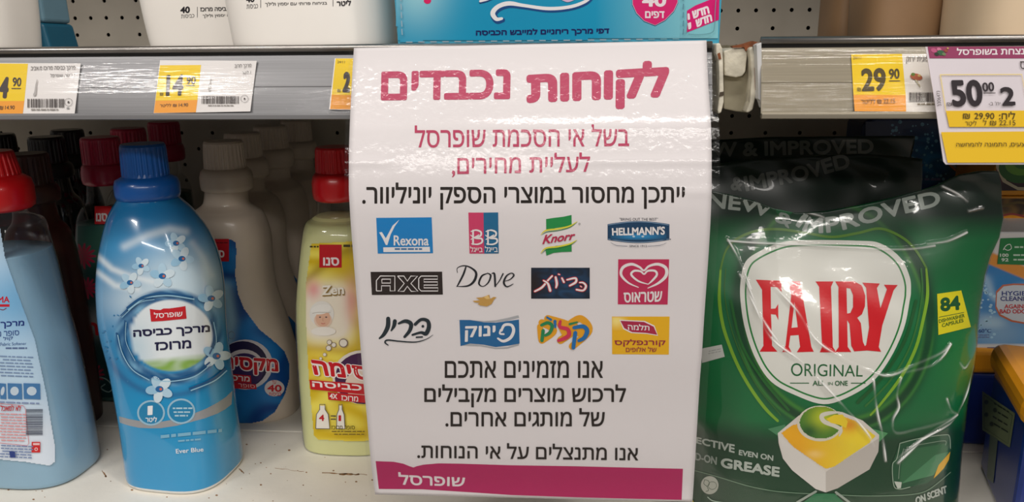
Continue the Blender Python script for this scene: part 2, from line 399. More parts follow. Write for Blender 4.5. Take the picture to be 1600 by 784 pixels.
# lower shelf: rear sheet, front sheet, joint, all white enamel with rust and dirt
def shelf_mat():
    m = mat('shelf_enamel', (232, 226, 214), 0.42, var=0.06, scale=18, bump=0.12, bscale=260); nt = m.node_tree; b = nt.nodes['Principled BSDF']
    tc = nt.nodes.new('ShaderNodeTexCoord'); n = nt.nodes.new('ShaderNodeTexNoise'); n.inputs['Scale'].default_value = 55; n.inputs['Detail'].default_value = 8; n.inputs['Roughness'].default_value = .75
    nt.links.new(tc.outputs['Object'], n.inputs['Vector'])
    r = nt.nodes.new('ShaderNodeValToRGB'); r.color_ramp.elements[0].position = .64; r.color_ramp.elements[1].position = .71
    nt.links.new(n.outputs['Fac'], r.inputs[0])
    mx = nt.nodes.new('ShaderNodeMixRGB'); nt.links.new(r.outputs[0], mx.inputs[0]); mx.inputs[2].default_value = lin((150, 118, 84)) + (1,)
    old = b.inputs['Base Color'].links[0].from_socket; nt.links.new(old, mx.inputs[1]); nt.links.new(mx.outputs[0], b.inputs['Base Color'])
    return m
SHELF = shelf_mat()
ls = thing('store_shelf', 'scuffed white enamel shelf with rust specks under the bottles', 'shelf', (0, .6, -.004))
MB().box((-.85, .632, -.006), (.55, .925, 0)).build('rear_sheet', SHELF, ls, bev=.0008)
MB().box((-.85, .44, -.006), (.55, .6303, 0)).build('front_sheet', SHELF, ls, bev=.0010)
MB().box((-.85, .44, -.045), (.55, .4415, -.0055)).build('front_lip', WHITE_METAL, ls)
MB().box((-.85, .46, -.42), (.55, .92, -.0461)).build('base_panel', WHITE_METAL, ls)
MB().box((-.85, .626, -.012), (.55, .636, -.0061)).build('seam_gap', DARK, ls)
ink = Ink()                                     # rust along the crack and around the joint
for (a, b, wd) in (((504, 739), (573, 741), 1.6), ((530, 741), (560, 741), 2.6), ((290, 756), (306, 762), 2.4), ((374, 733), (380, 738), 2.5), ((430, 731), (476, 737), 1.2), ((2, 742), (12, 752), 2.2), ((160, 735), (166, 745), 2)):
    pts = [(a[0] + (b[0] - a[0]) * t + random.uniform(-1, 1), a[1] + (b[1] - a[1]) * t + random.uniform(-.8, .8)) for t in np.linspace(0, 1, 9)]
    ink.stroke(pts, [wd * random.uniform(.3, 1.3) for _ in pts], (140, 96, 58))
for _ in range(70):
    x, y = random.uniform(0, 620), random.uniform(690, 784); r = random.uniform(.4, 1.4); ink.ell(x, y, r * 1.6, r, random.choice(((150, 112, 74), (170, 140, 100), (120, 92, 66))), n=7)
ink.build('rust_stain', ls, pt_plane_map((0, 0, 0), (0, 0, 1)), mat('rust_stain_mat', (150, 112, 76), .8, var=.3), base=.00005, eps=0)['kind'] = 'stuff'
# ---------------------------------------------------------------- upper shelves with price rails
BOARD = mat('grey_shelf_board', (120, 116, 110), .6, var=.05)
RAIL = mat('brushed_silver_rail', (134, 134, 136), 0.42, metal=0.35, var=0.14, scale=6, stretch=(2, 400, 400))
RAILW = mat('warm_silver_rail', (138, 131, 116), 0.42, metal=0.35, var=0.12, scale=6, stretch=(2, 400, 400))
BEAD = mat('steel_bead', (150, 146, 142), 0.28, metal=0.9, var=0.1, scale=60)
COVER = clear('clear_rail_cover', 0.10, (0.97, 0.97, 0.97), bump=0.12, bscale=3, stretch=(8, 60, 160), dist=0.004)
COVER2 = clear('clear_warm_rail_cover', 0.09, (0.97, 0.96, 0.93), bump=0.14, bscale=3, stretch=(3, 60, 160), dist=0.004)
ZR = 0.3265
def rail_prof(Yt, Yb, zt, zb, bulge, n=14):
    return [(Yt + (Yb - Yt) * t - bulge * math.sin(math.pi * t), zt + (zb - zt) * t) for t in np.linspace(0, 1, n)]
def upper_shelf(x0, x1, m, cov, lab, bulge, dz=0.0):
    s = thing('store_shelf', lab, 'shelf', ((x0 + x1) / 2, .6, ZR - .002))
    MB().box((x0, .497, ZR - .004), (x1, .9299, ZR)).build('shelf_board', BOARD, s)
    MB().box((x0, .497, ZR - .03), (x1, .499, ZR - .004)).build('front_lip', WHITE_METAL, s)
    pr = rail_prof(.4945, .482, ZR - .002 + dz, .2885, bulge)
    outer = pr; inner = [(y + .0012, z) for y, z in reversed(pr)]
    rl = MB().extrude_x(outer + inner, x0, x1).build('price_rail', m, s, smooth=False)
    cb = [(.495 + .0028 * math.cos(t), ZR + dz + .0012 + .0024 * math.sin(t)) for t in np.linspace(0, 2 * math.pi, 17)[:-1]]
    MB().extrude_x(cb, x0, x1).build('top_bead', BEAD, rl, smooth=True)
    MB().extrude_x([(.4945, ZR - .0026 + dz), (.4938, ZR - .0026 + dz), (.4938, ZR - .001 + dz), (.4945, ZR - .001 + dz)], x0, x1).build('shadow_gap', DARK, rl)
    bl = [(.4808, .2890), (.4800, .2897), (.4790, .2885), (.4790, .2862), (.4812, .2856), (.4838, .2870)]
    MB().extrude_x(bl, x0, x1).build('bottom_lip', m, rl)
    for k in (.55,):
        a = pr[int(k * 13)]; MB().extrude_x([(a[0] - .0002, a[1] - .0002), (a[0] - .0002, a[1] + .0002), (a[0], a[1] + .0004), (a[0], a[1] - .0004)], x0, x1).build('groove_line', m, rl)
    cv = [(y - .0036, z) for y, z in rail_prof(.4945, .4822, ZR - .004 + dz, .2895, bulge + .0006, 24)]
    MB().extrude_x(cv, x0, x1, closed=False).build('clear_cover', cov, rl, smooth=True)
    return s
ts = thing('store_shelf', 'white shelf board above the upper row of bottles, over the picture edge', 'shelf', (-.1, .7, .70))
MB().box((-1.0, .50, .70), (.62, .9299, .704)).build('shelf_board', WHITE_METAL, ts); MB().box((-1.0, .497, .665), (.62, .4995, .7038)).build('front_lip', WHITE_METAL, ts)
xl = at(1112, 120, .49).x; xr0 = at(1191, 120, .485).x
shelf_left = upper_shelf(-.80, xl, RAIL, COVER, 'grey upper shelf with silver price rail, left of the poster edge', .0012)
shelf_right = upper_shelf(xr0, .50, RAILW, COVER2, 'upper shelf with warm silver price rail at the right', .0012, .0022)
def rail_map(off):                              # tags sit on the sloping rail behind the clear cover
    a = np.array([0, .4945, ZR - .002]); b = np.array([0, .482, .2885]); d = b - a; N = np.array([0, d[2], -d[1]]); N = N / np.linalg.norm(N)
    if N[1] > 0: N = -N
    return pt_plane_map(a + N * off, N)
# ---------------------------------------------------------------- rusty bracket ends between the two shelves
BR = mat('chipped_cream_enamel', (206, 200, 182), 0.5, var=0.25, scale=120, bump=0.4, bscale=300)
def slab(outline, Y0, Y1, m, name, parent, bev=.0008):   # outline in front view, real thickness along depth
    A = [at(px, py, Y0) for px, py in outline]; n = len(A); V = [(p.x, Y0, p.z) for p in A] + [(p.x, Y1, p.z) for p in A]
    Fc = [tuple(range(n))[::-1], tuple(range(n, 2 * n))] + [(i, (i + 1) % n, (i + 1) % n + n, i + n) for i in range(n)]
    mb = MB(); mb.V = V; mb.F = Fc; return mb.build(name, m, parent, bev=bev)
p = at(1127, 120, .49)
b1 = thing('shelf_bracket', 'thin bent bracket end with an orange rust spot beside the poster edge', 'bracket', (p.x, .5, .29), 'shelf brackets between the two upper shelves')
slab([(1119, 68), (1125, 67), (1129, 76), (1130, 92), (1131, 140), (1131, 160), (1127, 176), (1122, 178), (1121, 172), (1124, 150), (1123, 95), (1119, 84)], .487, .90, BR, 'bracket_arm', b1)
slab([(1121, 84), (1125, 82), (1127, 92), (1123, 93)], .4866, .488, RUST, 'rust_spot', b1, 0)
slab([(1125, 144), (1131, 143), (1131, 149), (1124, 151)], .4866, .488, mat('rust_dark', (70, 60, 46), .8), 'rust_spot', b1, 0)
p = at(1170, 120, .50)
b2 = thing('shelf_bracket', 'wide chipped cream bracket end with brown rust edges left of the right rail', 'bracket', (p.x, .5, .29), 'shelf brackets between the two upper shelves')
slab([(1131, 80), (1143, 76), (1167, 74), (1168, 84), (1165, 112), (1160, 119), (1150, 121), (1132, 118)], .505, .90, BR, 'bracket_tongue', b2)
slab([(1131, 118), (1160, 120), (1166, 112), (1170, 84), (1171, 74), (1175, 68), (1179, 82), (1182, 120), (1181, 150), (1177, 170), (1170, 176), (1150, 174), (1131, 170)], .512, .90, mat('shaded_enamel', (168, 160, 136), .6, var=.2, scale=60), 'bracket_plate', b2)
slab([(1170, 76), (1176, 72), (1179, 84), (1182, 120), (1181, 150), (1176, 172), (1171, 175), (1166, 176), (1172, 160), (1175, 120), (1173, 92)], .498, .513, BR, 'bracket_lip', b2, .001)
slab([(1144, 72), (1160, 69), (1176, 64), (1186, 66), (1185, 74), (1178, 70), (1172, 76), (1165, 80), (1163, 74), (1146, 75)], .5035, .51, RUST, 'rust_spot', b2, 0)
slab([(1179, 95), (1181, 96), (1182.5, 130), (1181, 152), (1180, 130)], .4972, .4985, RUST, 'rust_spot', b2, 0)
slab([(1182, 70), (1190, 66), (1192, 170), (1188, 157), (1185, 155), (1184, 120)], .49, .50, mat('white_end_cap', (205, 205, 205), .4), 'end_cap', b2, .0005)
# ================================================================ POSTER (laminated A4 sheet hanging from the rail)
# left edge x, right edge x along rows; the sheet is 0.21 m wide, so its distance follows
PR = [(69, 553, 1104), (100, 551, 1105), (140, 549, 1107), (180, 547, 1110), (200, 546.2, 1111), (240, 545, 1112), (300, 545, 1112), (350, 548, 1110), (400, 552, 1107),
      (450, 556, 1103.5), (500, 560, 1100), (550, 564, 1097), (600, 568, 1093), (650, 573, 1090), (700, 577, 1087), (740, 581, 1084.5), (778, 586, 1082)]
PY = np.array([r[0] for r in PR], float); PXL = np.array([r[1] for r in PR], float); PXR = np.array([r[2] for r in PR], float)
PDEP = 0.2068 * F / (PXR - PXL) 
_yy = np.linspace(60, 800, 300); _dd = np.interp(_yy, PY, PDEP)
_dd = np.convolve(np.pad(_dd, 14, mode='edge'), np.ones(29) / 29, 'valid')
_fold = 0.0009 * np.exp(-((_yy - 199) / 10) ** 2)
def pskew(x): return (x - 828) / 275.0
def row_of(x, y):                               # sheet rows tilt slightly across the picture
    return y + 6.0 * pskew(x) * np.clip((300 - y) / 230, 0, 1) - 6.5 * pskew(x) * np.clip((y - 590) / 190, 0, 1)
def poster_pt(V):
    r = row_of(V[:, 0], V[:, 1]); D = np.interp(r, _yy, _dd) - np.interp(r, _yy, _fold) * (.25 + .75 * np.clip((V[:, 0] - 690) / 120, 0, 1)) + 0.0012 * np.sin(V[:, 0] / 90.0) * np.clip((r - 250) / 300, 0, 1)
    X_ = V[:, 0]; D = D - 0.0007 * np.exp(-((r - 252) / 6.5) ** 2) * (np.clip((X_ - 830) / 120, 0, 1) + .9 * np.clip((640 - X_) / 60, 0, 1)) - .0004 * np.exp(-((r - 300) / 7) ** 2) * np.clip((X_ - 1040) / 40, 0, 1)
    d = np.stack([(V[:, 0] - CX) / F, -(V[:, 1] - CY) / F, -np.ones(len(V))], 1) @ R3N.T
    return np.array(CAM) + d * D[:, None]
def poster_map(V):
    P = poster_pt(V); e = 2.0; Px = poster_pt(V + [e, 0]) - P; Py = poster_pt(V + [0, e]) - P
    N = np.cross(Px, Py); N /= np.linalg.norm(N, axis=1)[:, None]; N[N[:, 1] > 0] *= -1
    return P, N, np.ones(len(V), bool)
def poster_sheet(name, ex, m, parent, off, th, ny=140, nx=60, label=None):
    V = []
    for j in range(ny):
        t = j / (ny - 1); y = (69 - ex[1]) + t * (709 + ex[1] + ex[2])
        for i in range(nx):
            u = i / (nx - 1); xL = np.interp(y, PY, PXL) - ex[0] * (1 if y > 60 else 1); xR = np.interp(y, PY, PXR) + ex[3]
            x = xL + u * (xR - xL); yy = y - 6.0 * pskew(x) * np.clip((300 - y) / 230, 0, 1) + 6.5 * pskew(x) * np.clip((y - 590) / 190, 0, 1)
            V.append((x, yy))
    V = np.array(V); P, N, ok = poster_map(V); A = P + N * off; n = len(A); Fc = []
    g = lambda j, i: j * nx + i
    for j in range(ny - 1):
        for i in range(nx - 1): Fc.append((g(j, i), g(j + 1, i), g(j + 1, i + 1), g(j, i + 1)))
    if th:
        B = P + N * (off - th); A = np.vstack([A, B]); k = len(Fc)
        Fc += [tuple(x + n for x in reversed(f)) for f in Fc[:k]]
        bd = [g(0, i) for i in range(nx)] + [g(j, nx - 1) for j in range(1, ny)] + [g(ny - 1, i) for i in range(nx - 2, -1, -1)] + [g(j, 0) for j in range(ny - 2, 0, -1)]
        Fc += [(bd[i], bd[(i + 1) % len(bd)], bd[(i + 1) % len(bd)] + n, bd[i] + n) for i in range(len(bd))]
    return mesh(name, A, Fc, m, parent, True, label)
PAPER = mat('poster_paper', (226, 221, 222), 0.6, var=0.012, scale=8)
LAM = clear('laminate_film', 0.13, (0.985, 0.985, 0.985), bump=0.5, bscale=260, ior=1.5, dist=0.0006)
po = thing('poster', 'laminated white notice with red and black lettering and rows of colourful logos', 'poster', tuple(at(828, 69, .49)))
poster_sheet('paper_sheet', (0, 0, 0, 0), PAPER, po, 0, .0003)
poster_sheet('laminate_film', (6, 6, 10, 12), LAM, po, .0009, 0, label='clear laminate film standing past the paper edges')
RED, BLK, BAND = (182, 56, 92), (34, 26, 22), (178, 34, 94)
def pb(name, I, label=None): return I.build(name, po, poster_map, refine=14, base=.00012, label=label)
I = Ink()
I.text(H('לקוחות'), [(822, 107), (1046, 93), (1044, 168), (823, 176)], RED, .045)
I.text(H('נכבדים'), [(596, 112), (798, 108), (797, 155), (595, 157)], RED, .043)
pb('heading_lettering', I, 'large bold crimson heading lettering')
I.text(H('בשל אי הסכמת שופרסל'), [(648, 196), (983, 194), (983, 229), (648, 231)], RED, .008)
I.text(H('לעליית מחירים,'), [(706, 240), (922, 238), (922, 273), (706, 277)], RED, .008)
pb('red_lettering', I, 'two lines of thinner crimson lettering')
I.text(H('ייתכן מחסור במוצרי הספק יוניליוור.'), [(566, 285), (1070, 285), (1070, 326), (566, 328)], BLK, .012)
I.text(H('אנו מזמינים אתכם'), (695, 563, 942, 590), BLK, .012)
I.text(H('לרכוש מוצרים מקבילים'), (663, 600, 978, 636), BLK, .012)
I.text(H('של מותגים אחרים.'), (696, 637, 945, 666), BLK, .012)
I.text(H('אנו מתנצלים על אי הנוחות.'), [(652, 690), (997, 694), (997, 719), (652, 715)], BLK, .012)
pb('black_lettering', I, 'lines of black lettering above and below the logos')
xs = np.linspace(0, 1, 30)
top = [(587, 720), (600, 720.5), (615, 721), (630, 724), (640, 728), (646, 730), (651, 728), (662, 725.5), (685, 723.5), (720, 724), (800, 726.5), (900, 728), (1000, 730.5), (1067, 732)]
bot = [(1065, 780.5), (1000, 779), (900, 776.5), (800, 773), (740, 769), (660, 764), (592, 763.5)]
I.fill(top + bot, BAND)
I.text(H('שופרסל'), [(622, 737), (727, 742), (726, 760), (624, 757)], (228, 220, 222), .025)
pb('footer_band', I, 'crimson footer band with a notched top edge and pale lettering')
# logos, two drawing frames of the same scale
S = 3.265; L1 = (560, 320, S); L2 = (810, 320, S)
W = (232, 228, 228)
I.frame(*L1).quad([(91, 66), (374, 63), (381, 246), (99, 248)], (22, 128, 196))
I.fill([(106, 140), (120, 138), (140, 170), (175, 105), (209, 75), (185, 110), (165, 150), (148, 204), (140, 204), (125, 172)], W)
I.text('Rexona', (180, 155, 359, 207), W, .02); I.quad([(127, 216), (364, 213), (366, 239), (128, 240)], W)
I.words(172, 220, 325, 234, (60, 110, 160), 1)
pb('brand_logo', I, 'blue rectangular logo with a white tick')
I.frame(*L1).quad([(561, 39), (638, 39), (642, 248), (567, 248)], (204, 62, 104)); I.quad([(638, 39), (713, 38), (716, 247), (642, 248)], (30, 104, 146))
for ox in (0, 76):
    I.stroke([(585 + ox, 130), (585 + ox, 200)], 9, W, smooth=False)
    I.stroke([(575 + ox, 135), (600 + ox, 128), (625 + ox, 138), (622 + ox, 158), (596 + ox, 163)], [5, 8, 9, 9, 6], W)
    I.stroke([(572 + ox, 153), (595 + ox, 168), (628 + ox, 172), (630 + ox, 190), (608 + ox, 200), (578 + ox, 198)], [4, 8, 9, 9, 8, 5], W)
    I.stroke([(575 + ox, 175), (600 + ox, 160), (615 + ox, 152)], 5, W)
I.text(H('בייגל'), (571, 210, 634, 240), W, .01); I.text(H('בייגל'), (646, 208, 711, 239), W, .01)
pb('brand_logo', I, 'half red half blue square logo with two white letters')
I.frame(*L1).quad([(62, 341), (427, 340), (431, 457), (69, 459)], (38, 28, 26))
def outl(pts, closed=True): I.stroke(pts, 5, W, closed=closed, smooth=False)
outl([(92, 438), (92, 385), (112, 362), (186, 362), (186, 438), (162, 438), (162, 412), (118, 412), (118, 438)]); outl([(120, 378), (164, 378), (164, 398), (120, 398)])
outl([(200, 362), (232, 362), (250, 388), (268, 362), (302, 362), (268, 400), (304, 440), (270, 440), (250, 414), (232, 440), (202, 440), (234, 400)])
outl([(320, 362), (404, 362), (404, 378), (334, 378), (334, 392), (404, 392), (404, 408), (334, 408), (334, 422), (406, 422), (406, 438), (320, 438), (308, 425), (308, 375)])
pb('brand_logo', I, 'dark brown logo with outlined angular letters')
K = (24, 28, 36)
I.frame(*L1).stroke([(505, 345), (505, 322), (535, 310), (570, 318), (600, 345), (592, 385), (560, 412), (505, 416)], [3, 4, 6, 8, 12, 13, 9, 3], K); I.stroke([(548, 318), (535, 355), (512, 400), (502, 416)], [8, 10, 8, 4], K)
I.stroke([(660, 348), (630, 362), (615, 400), (635, 415), (662, 396), (675, 360), (658, 347)], [4, 9, 9, 4, 7, 9, 4], K)
I.stroke([(680, 350), (694, 352), (698, 414)], [3, 10, 9], K); I.stroke([(698, 414), (720, 385), (738, 350)], [3, 5, 7], K)
I.stroke([(748, 388), (775, 378), (793, 358), (780, 347), (755, 362), (742, 395), (758, 416), (790, 402)], [3, 5, 8, 5, 8, 10, 7, 3], K)
G1 = (196, 152, 78)
I.fill([(582, 488), (620, 486), (600, 472), (632, 470), (668, 457), (672, 478), (690, 468), (705, 470), (692, 482), (680, 504), (655, 517), (622, 512), (608, 505), (620, 499), (594, 496)], G1)
I.fill([(660, 458), (672, 478), (655, 480), (640, 470)], (226, 190, 120))
pb('brand_logo', I, 'thin dark script word over a small golden bird')
K2 = (28, 42, 50)
I.frame(*L1).stroke([(152, 580), (150, 620), (130, 660), (108, 680)], [21.6, 23.0, 18.9, 9.5], K2); I.stroke([(186, 592), (182, 615), (168, 640)], [20.2, 18.9, 8.1], K2)
I.stroke([(206, 604), (240, 592), (268, 606), (262, 640), (236, 672)], [10.8, 18.9, 21.6, 18.9, 13.5], K2); I.stroke([(290, 608), (320, 584), (352, 590), (360, 620), (345, 655), (318, 650), (276, 662)], [16.2, 16.2, 18.9, 21.6, 21.6, 13.5, 10.8], K2)
I.ell(329, 618, 7, 7, K2); I.stroke([(296, 674), (326, 672)], 8, K2)
I.stroke([(152, 714), (136, 700), (150, 688), (210, 694), (290, 698), (345, 684), (380, 662)], [5, 8, 8, 7, 6, 4, 2], K2)
pb('brand_logo', I, 'dark brush script logo with a long underline')
I.frame(*L1).fill([(500, 588), (560, 586), (640, 592), (700, 588), (760, 576), (816, 562), (820, 575), (760, 590), (690, 598), (600, 594)], (170, 172, 176))
I.fill([(521, 716), (570, 708), (640, 716), (700, 728), (760, 724), (820, 706), (818, 716), (760, 732), (700, 734), (620, 720)], (170, 172, 176))
I.fill([(516, 586), (570, 586), (640, 598), (700, 600), (760, 592), (819, 584), (822, 706), (770, 716), (700, 724), (640, 712), (570, 706), (521, 719)], (26, 100, 154))
I.stroke([(730, 640), (745, 612), (780, 612), (792, 640), (776, 676), (740, 694), (712, 680)], [12, 14, 14, 16, 16, 14, 10], W); I.stroke([(726, 636), (722, 655), (742, 658)], 9, W)
I.text(H('ינוק'), [(545, 617), (700, 614), (700, 684), (543, 698)], W, .03)
pb('brand_logo', I, 'wavy blue flag logo with rounded white letters')
GR, YL = (34, 140, 72), (222, 214, 60)
I.frame(*L2).fill([(141, 72), (180, 66), (230, 60), (271, 51), (272, 104), (230, 112), (190, 118), (142, 134)], GR)
I.stroke([(114, 152), (140, 130), (200, 122), (260, 108), (300, 84)], [2, 7, 8, 7, 2], YL); I.stroke([(118, 154), (145, 138), (205, 130), (262, 114), (300, 88)], [1, 4, 4, 4, 1], (40, 120, 60))
I.fill([(138, 226), (190, 208), (240, 204), (271, 196), (272, 238), (220, 240), (180, 244), (143, 258)], GR)
I.stroke([(114, 246), (140, 220), (200, 212), (262, 198), (298, 178)], [2, 7, 8, 7, 2], YL); I.stroke([(118, 248), (145, 228), (205, 220), (262, 205), (298, 182)], [1, 4, 4, 4, 1], (40, 120, 60))
R_ = (186, 44, 80)
I.text('Knorr', [(134, 152), (292, 134), (286, 176), (126, 200)], R_, .03, .06); I.ell(311, 96, 5, 5, (120, 120, 120), hole=.6)
pb('brand_logo', I, 'green flag logo with a white ribbon and crimson script')
NV = (20, 62, 96)
def lens(x0, y0, x1, y1, b, col):
    t = np.linspace(0, 1, 16); up = [(x0 + (x1 - x0) * k, y0 - b * math.sin(math.pi * k)) for k in t]; dn = [(x1 - (x1 - x0) * k, y1 + b * math.sin(math.pi * k)) for k in t]; I.fill(up + dn, col)
I.frame(*L2).text('"BRING OUT THE BEST"', (516, 66, 712, 80), (60, 60, 70), 0); lens(455, 98, 770, 178, 16, NV)
t_ = np.linspace(0, 1, 14)
I.stroke([(458 + 308 * k, 102 - 16 * math.sin(math.pi * k)) for k in t_], 3, (130, 160, 190)); I.stroke([(458 + 308 * k, 174 + 16 * math.sin(math.pi * k)) for k in t_], 3, (130, 160, 190))
I.paint(470, 140, 755, 178, lambda x, y: mixc(solid(x, NV), solid(x, (44, 140, 196)), blob(x, y, 612, 160, 110, 16)), 4)
I.text("HELLMANN'S", [(476, 116), (748, 108), (746, 152), (478, 156)], W, .035)
I.ell(588, 160, 7, 5, (180, 205, 220)); I.ell(634, 160, 7, 5, (180, 205, 220)); I.stroke([(470, 190), (500, 205), (555, 209)], [1, 2, 2], (90, 100, 120)); I.stroke([(660, 209), (720, 205), (755, 192)], [2, 2, 1], (90, 100, 120))
I.text('SINCE 1912', (566, 203, 655, 214), (60, 60, 70), 0); I.ell(774, 174, 3, 3, (60, 60, 70))
pb('brand_logo', I, 'dark blue lozenge logo with white capitals')
I.frame(*L2).paint(65, 320, 364, 478, lambda x, y: mixc(mixc(solid(x, (8, 14, 26)), solid(x, (20, 70, 110)), blob(x, y, 230, 400, 150, 90) * (.4 + .6 * wave(x, y, .05, .03, .06))), solid(x, (24, 12, 16)), blob(x, y, 80, 400, 50, 60)), 3)
def two(pts, w): I.stroke(pts, [x + 7 for x in w], (190, 40, 50)); I.stroke(pts, w, (236, 232, 232))
two([(84, 440), (120, 420), (150, 385), (172, 362)], [8, 10, 8, 8]); two([(128, 385), (150, 400), (162, 436)], [6, 10, 12]); two([(190, 368), (196, 400), (192, 420)], [10, 12, 8]); two([(204, 352), (210, 354)], [5, 5])
two([(222, 372), (232, 392)], [8, 9]); two([(248, 380), (290, 372), (292, 392), (262, 410)], [7, 10, 11, 8]); two([(296, 430), (330, 434), (344, 412), (330, 395), (312, 394)], [8, 9, 10, 8, 6]); two([(316, 412), (322, 416)], [4, 4])
pb('brand_logo', I, 'near black and blue logo with white brush letters edged red')
I.frame(*L2).quad([(509, 277), (769, 277), (761, 508), (507, 507)], (192, 42, 86))
def heart(k, w):
    cx, cy = 640, 352; pts = [(0, 58), (-62, 22), (-96, -14), (-112, -26), (-80, -52), (-40, -46), (0, -22), (40, -46), (80, -52), (112, -26), (96, -4), (70, 24)]
    return [(cx + x * k, cy + y * k + (1 - k) * 6) for x, y in pts]
I.stroke([(612, 420), (560, 396), (524, 356), (534, 318), (576, 302), (616, 316), (640, 334), (666, 312), (712, 302), (752, 322), (752, 362), (714, 398), (660, 424)], [4, 9, 13, 15, 14, 11, 9, 11, 14, 16, 16, 12, 4], W)
I.stroke([(662, 404), (612, 388), (576, 356), (590, 336), (622, 338), (641, 352), (660, 336), (696, 336), (706, 356), (684, 384), (662, 404)], [4, 9, 11, 11, 10, 8, 10, 11, 11, 10, 4], W)
I.text(H('שטראוס'), [(536, 446), (734, 438), (730, 494), (538, 498)], W, .025)
pb('brand_logo', I, 'crimson square logo with a white double heart')
OR = (226, 160, 30)
for pts, w_ in (([(120, 600), (180, 640), (120, 690)], 36), ([(150, 580), (250, 610), (280, 640), (215, 690)], 38), ([(270, 600), (320, 580), (360, 640), (275, 720)], 36), ([(280, 620), (330, 660)], 46), ([(110, 620), (115, 680)], 30), ([(215, 600), (240, 650)], 44)): I.frame(*L2).stroke(pts, w_, OR)
g_, b_, r_ = (32, 132, 82), (24, 108, 172), (206, 50, 84)
I.stroke([(118, 612), (150, 600), (172, 616), (160, 650), (138, 664)], [15, 17, 18, 17, 14], g_); I.stroke([(126, 640), (120, 690)], [18, 17], g_)
I.stroke([(146, 572), (166, 584)], [10, 12], b_); I.stroke([(186, 592), (188, 622)], [16, 10], b_); I.stroke([(214, 592), (212, 620), (250, 632), (258, 660), (236, 678), (204, 690)], [14, 18, 20, 21, 20, 15], r_)
I.stroke([(262, 606), (300, 596)], [12, 8], g_); I.stroke([(284, 624), (330, 618), (350, 640), (336, 675), (308, 690)], [18, 21, 23, 21, 16], b_); I.stroke([(290, 650), (280, 726)], [20, 19], b_)
pb('brand_logo', I, 'playful multicoloured letters outlined in orange')
I.frame(*L2).quad([(477, 569), (771, 569), (767, 763), (478, 761)], (232, 178, 22))
I.paint(478, 572, 560, 640, lambda x, y: mixc(solid(x, (232, 178, 22)), solid(x, (244, 222, 130)), blob(x, y, 500, 590, 40, 34)), 4)
fl = [(520, 590), (560, 592), (640, 596), (690, 620), (708, 662), (650, 652), (580, 648), (540, 628)]
I.fill([(x + (4 if x > 600 else -5), y + (5 if y > 620 else -5)) for x, y in fl], W); I.fill(fl, (170, 34, 70))
I.text(H('תלמה'), [(556, 604), (668, 610), (668, 640), (560, 636)], W, .02); I.text(H('קורנפלקס'), [(490, 684), (750, 684), (750, 722), (490, 722)], (150, 30, 60), .02); I.text(H('של אלופים'), (548, 722, 704, 748), (150, 30, 60), .01)
pb('brand_logo', I, 'yellow rectangular logo with a crimson leaf shape')
# ================================================================ PRICE LABELS on the rails
YEL, ORG, TAG, GK = (240, 204, 30), (240, 160, 52), (232, 228, 226), (70, 62, 60)
def price_tag(name, lab, fn, group='price labels on the rails', k=1.0, off=.0020, loc=(0, .485, .3)):
    t = thing(name, lab, 'price label', loc, group); J = Ink(); J.k = k; fn(J, t, rail_map(off)); return t
def card(q, m, t, fm, th=.0003, name='card'):
    P, N, _ = fm(np.array(q, float)); V = list(P) + list(P - N * th); n = len(q)
    return mesh(name, V, [tuple(range(n))[::-1], tuple(range(n, 2 * n))] + [(i, (i + 1) % n, (i + 1) % n + n, i + n) for i in range(n)], m, t)
CARD = mat('label_card', (232, 228, 226), .55, var=.02)
def tagA(J, t, fm):
    card([(-30, 98), (126, 99), (116, 181), (-36, 182)], CARD, t, fm)
    J.frame(0, 0, 3.92).quad([(-120, 388), (172, 390), (150, 618), (-130, 620)], YEL).quad([(-130, 620), (150, 618), (139, 709), (-132, 712)], ORG)
    J.build('price_field', t, fm, refine=30)
    J.frame(0, 0, 3.92).text('4', [(5, 468), (62, 472), (48, 604), (-10, 600)], GK, .05); J.text('1', [(-60, 468), (-30, 472), (-36, 604), (-66, 600)], GK, .05); J.text('90', [(80, 474), (134, 476), (130, 530), (78, 530)], GK, .02); J.rect(72, 540, 130, 545, GK)
    J.text('14.90', [(34, 648), (92, 646), (90, 670), (32, 670)], GK); J.text('₪', [(0, 650), (22, 650), (20, 672), (0, 672)], GK)
    J.text(H('מרכך כביסה מרוכז מ.אביב'), [(192, 408), (464, 404), (462, 434), (190, 440)], GK); J.text(H('1 ליטר, שופרסל'), [(312, 452), (462, 450), (460, 474), (310, 478)], GK)
    J.bars(172, 606, 396, 660, GK); J.words(190, 668, 360, 682, (150, 145, 140)); J.ell(423, 627, 24, 24, GK, hole=.92, n=36); J.ell(423, 627, 6, 7, GK); J.fill([(412, 660), (428, 658), (428, 668), (412, 668)], (150, 150, 150))
    J.stroke([(232, 490), (226, 520), (222, 560), (216, 582)], [4, 8, 12, 16], (176, 172, 170))
    J.build('label_print', t, fm, refine=30, start=4)
price_tag('price_label', 'yellow and white price label cut by the left picture edge', tagA, loc=tuple(at(60, 181, .482)))
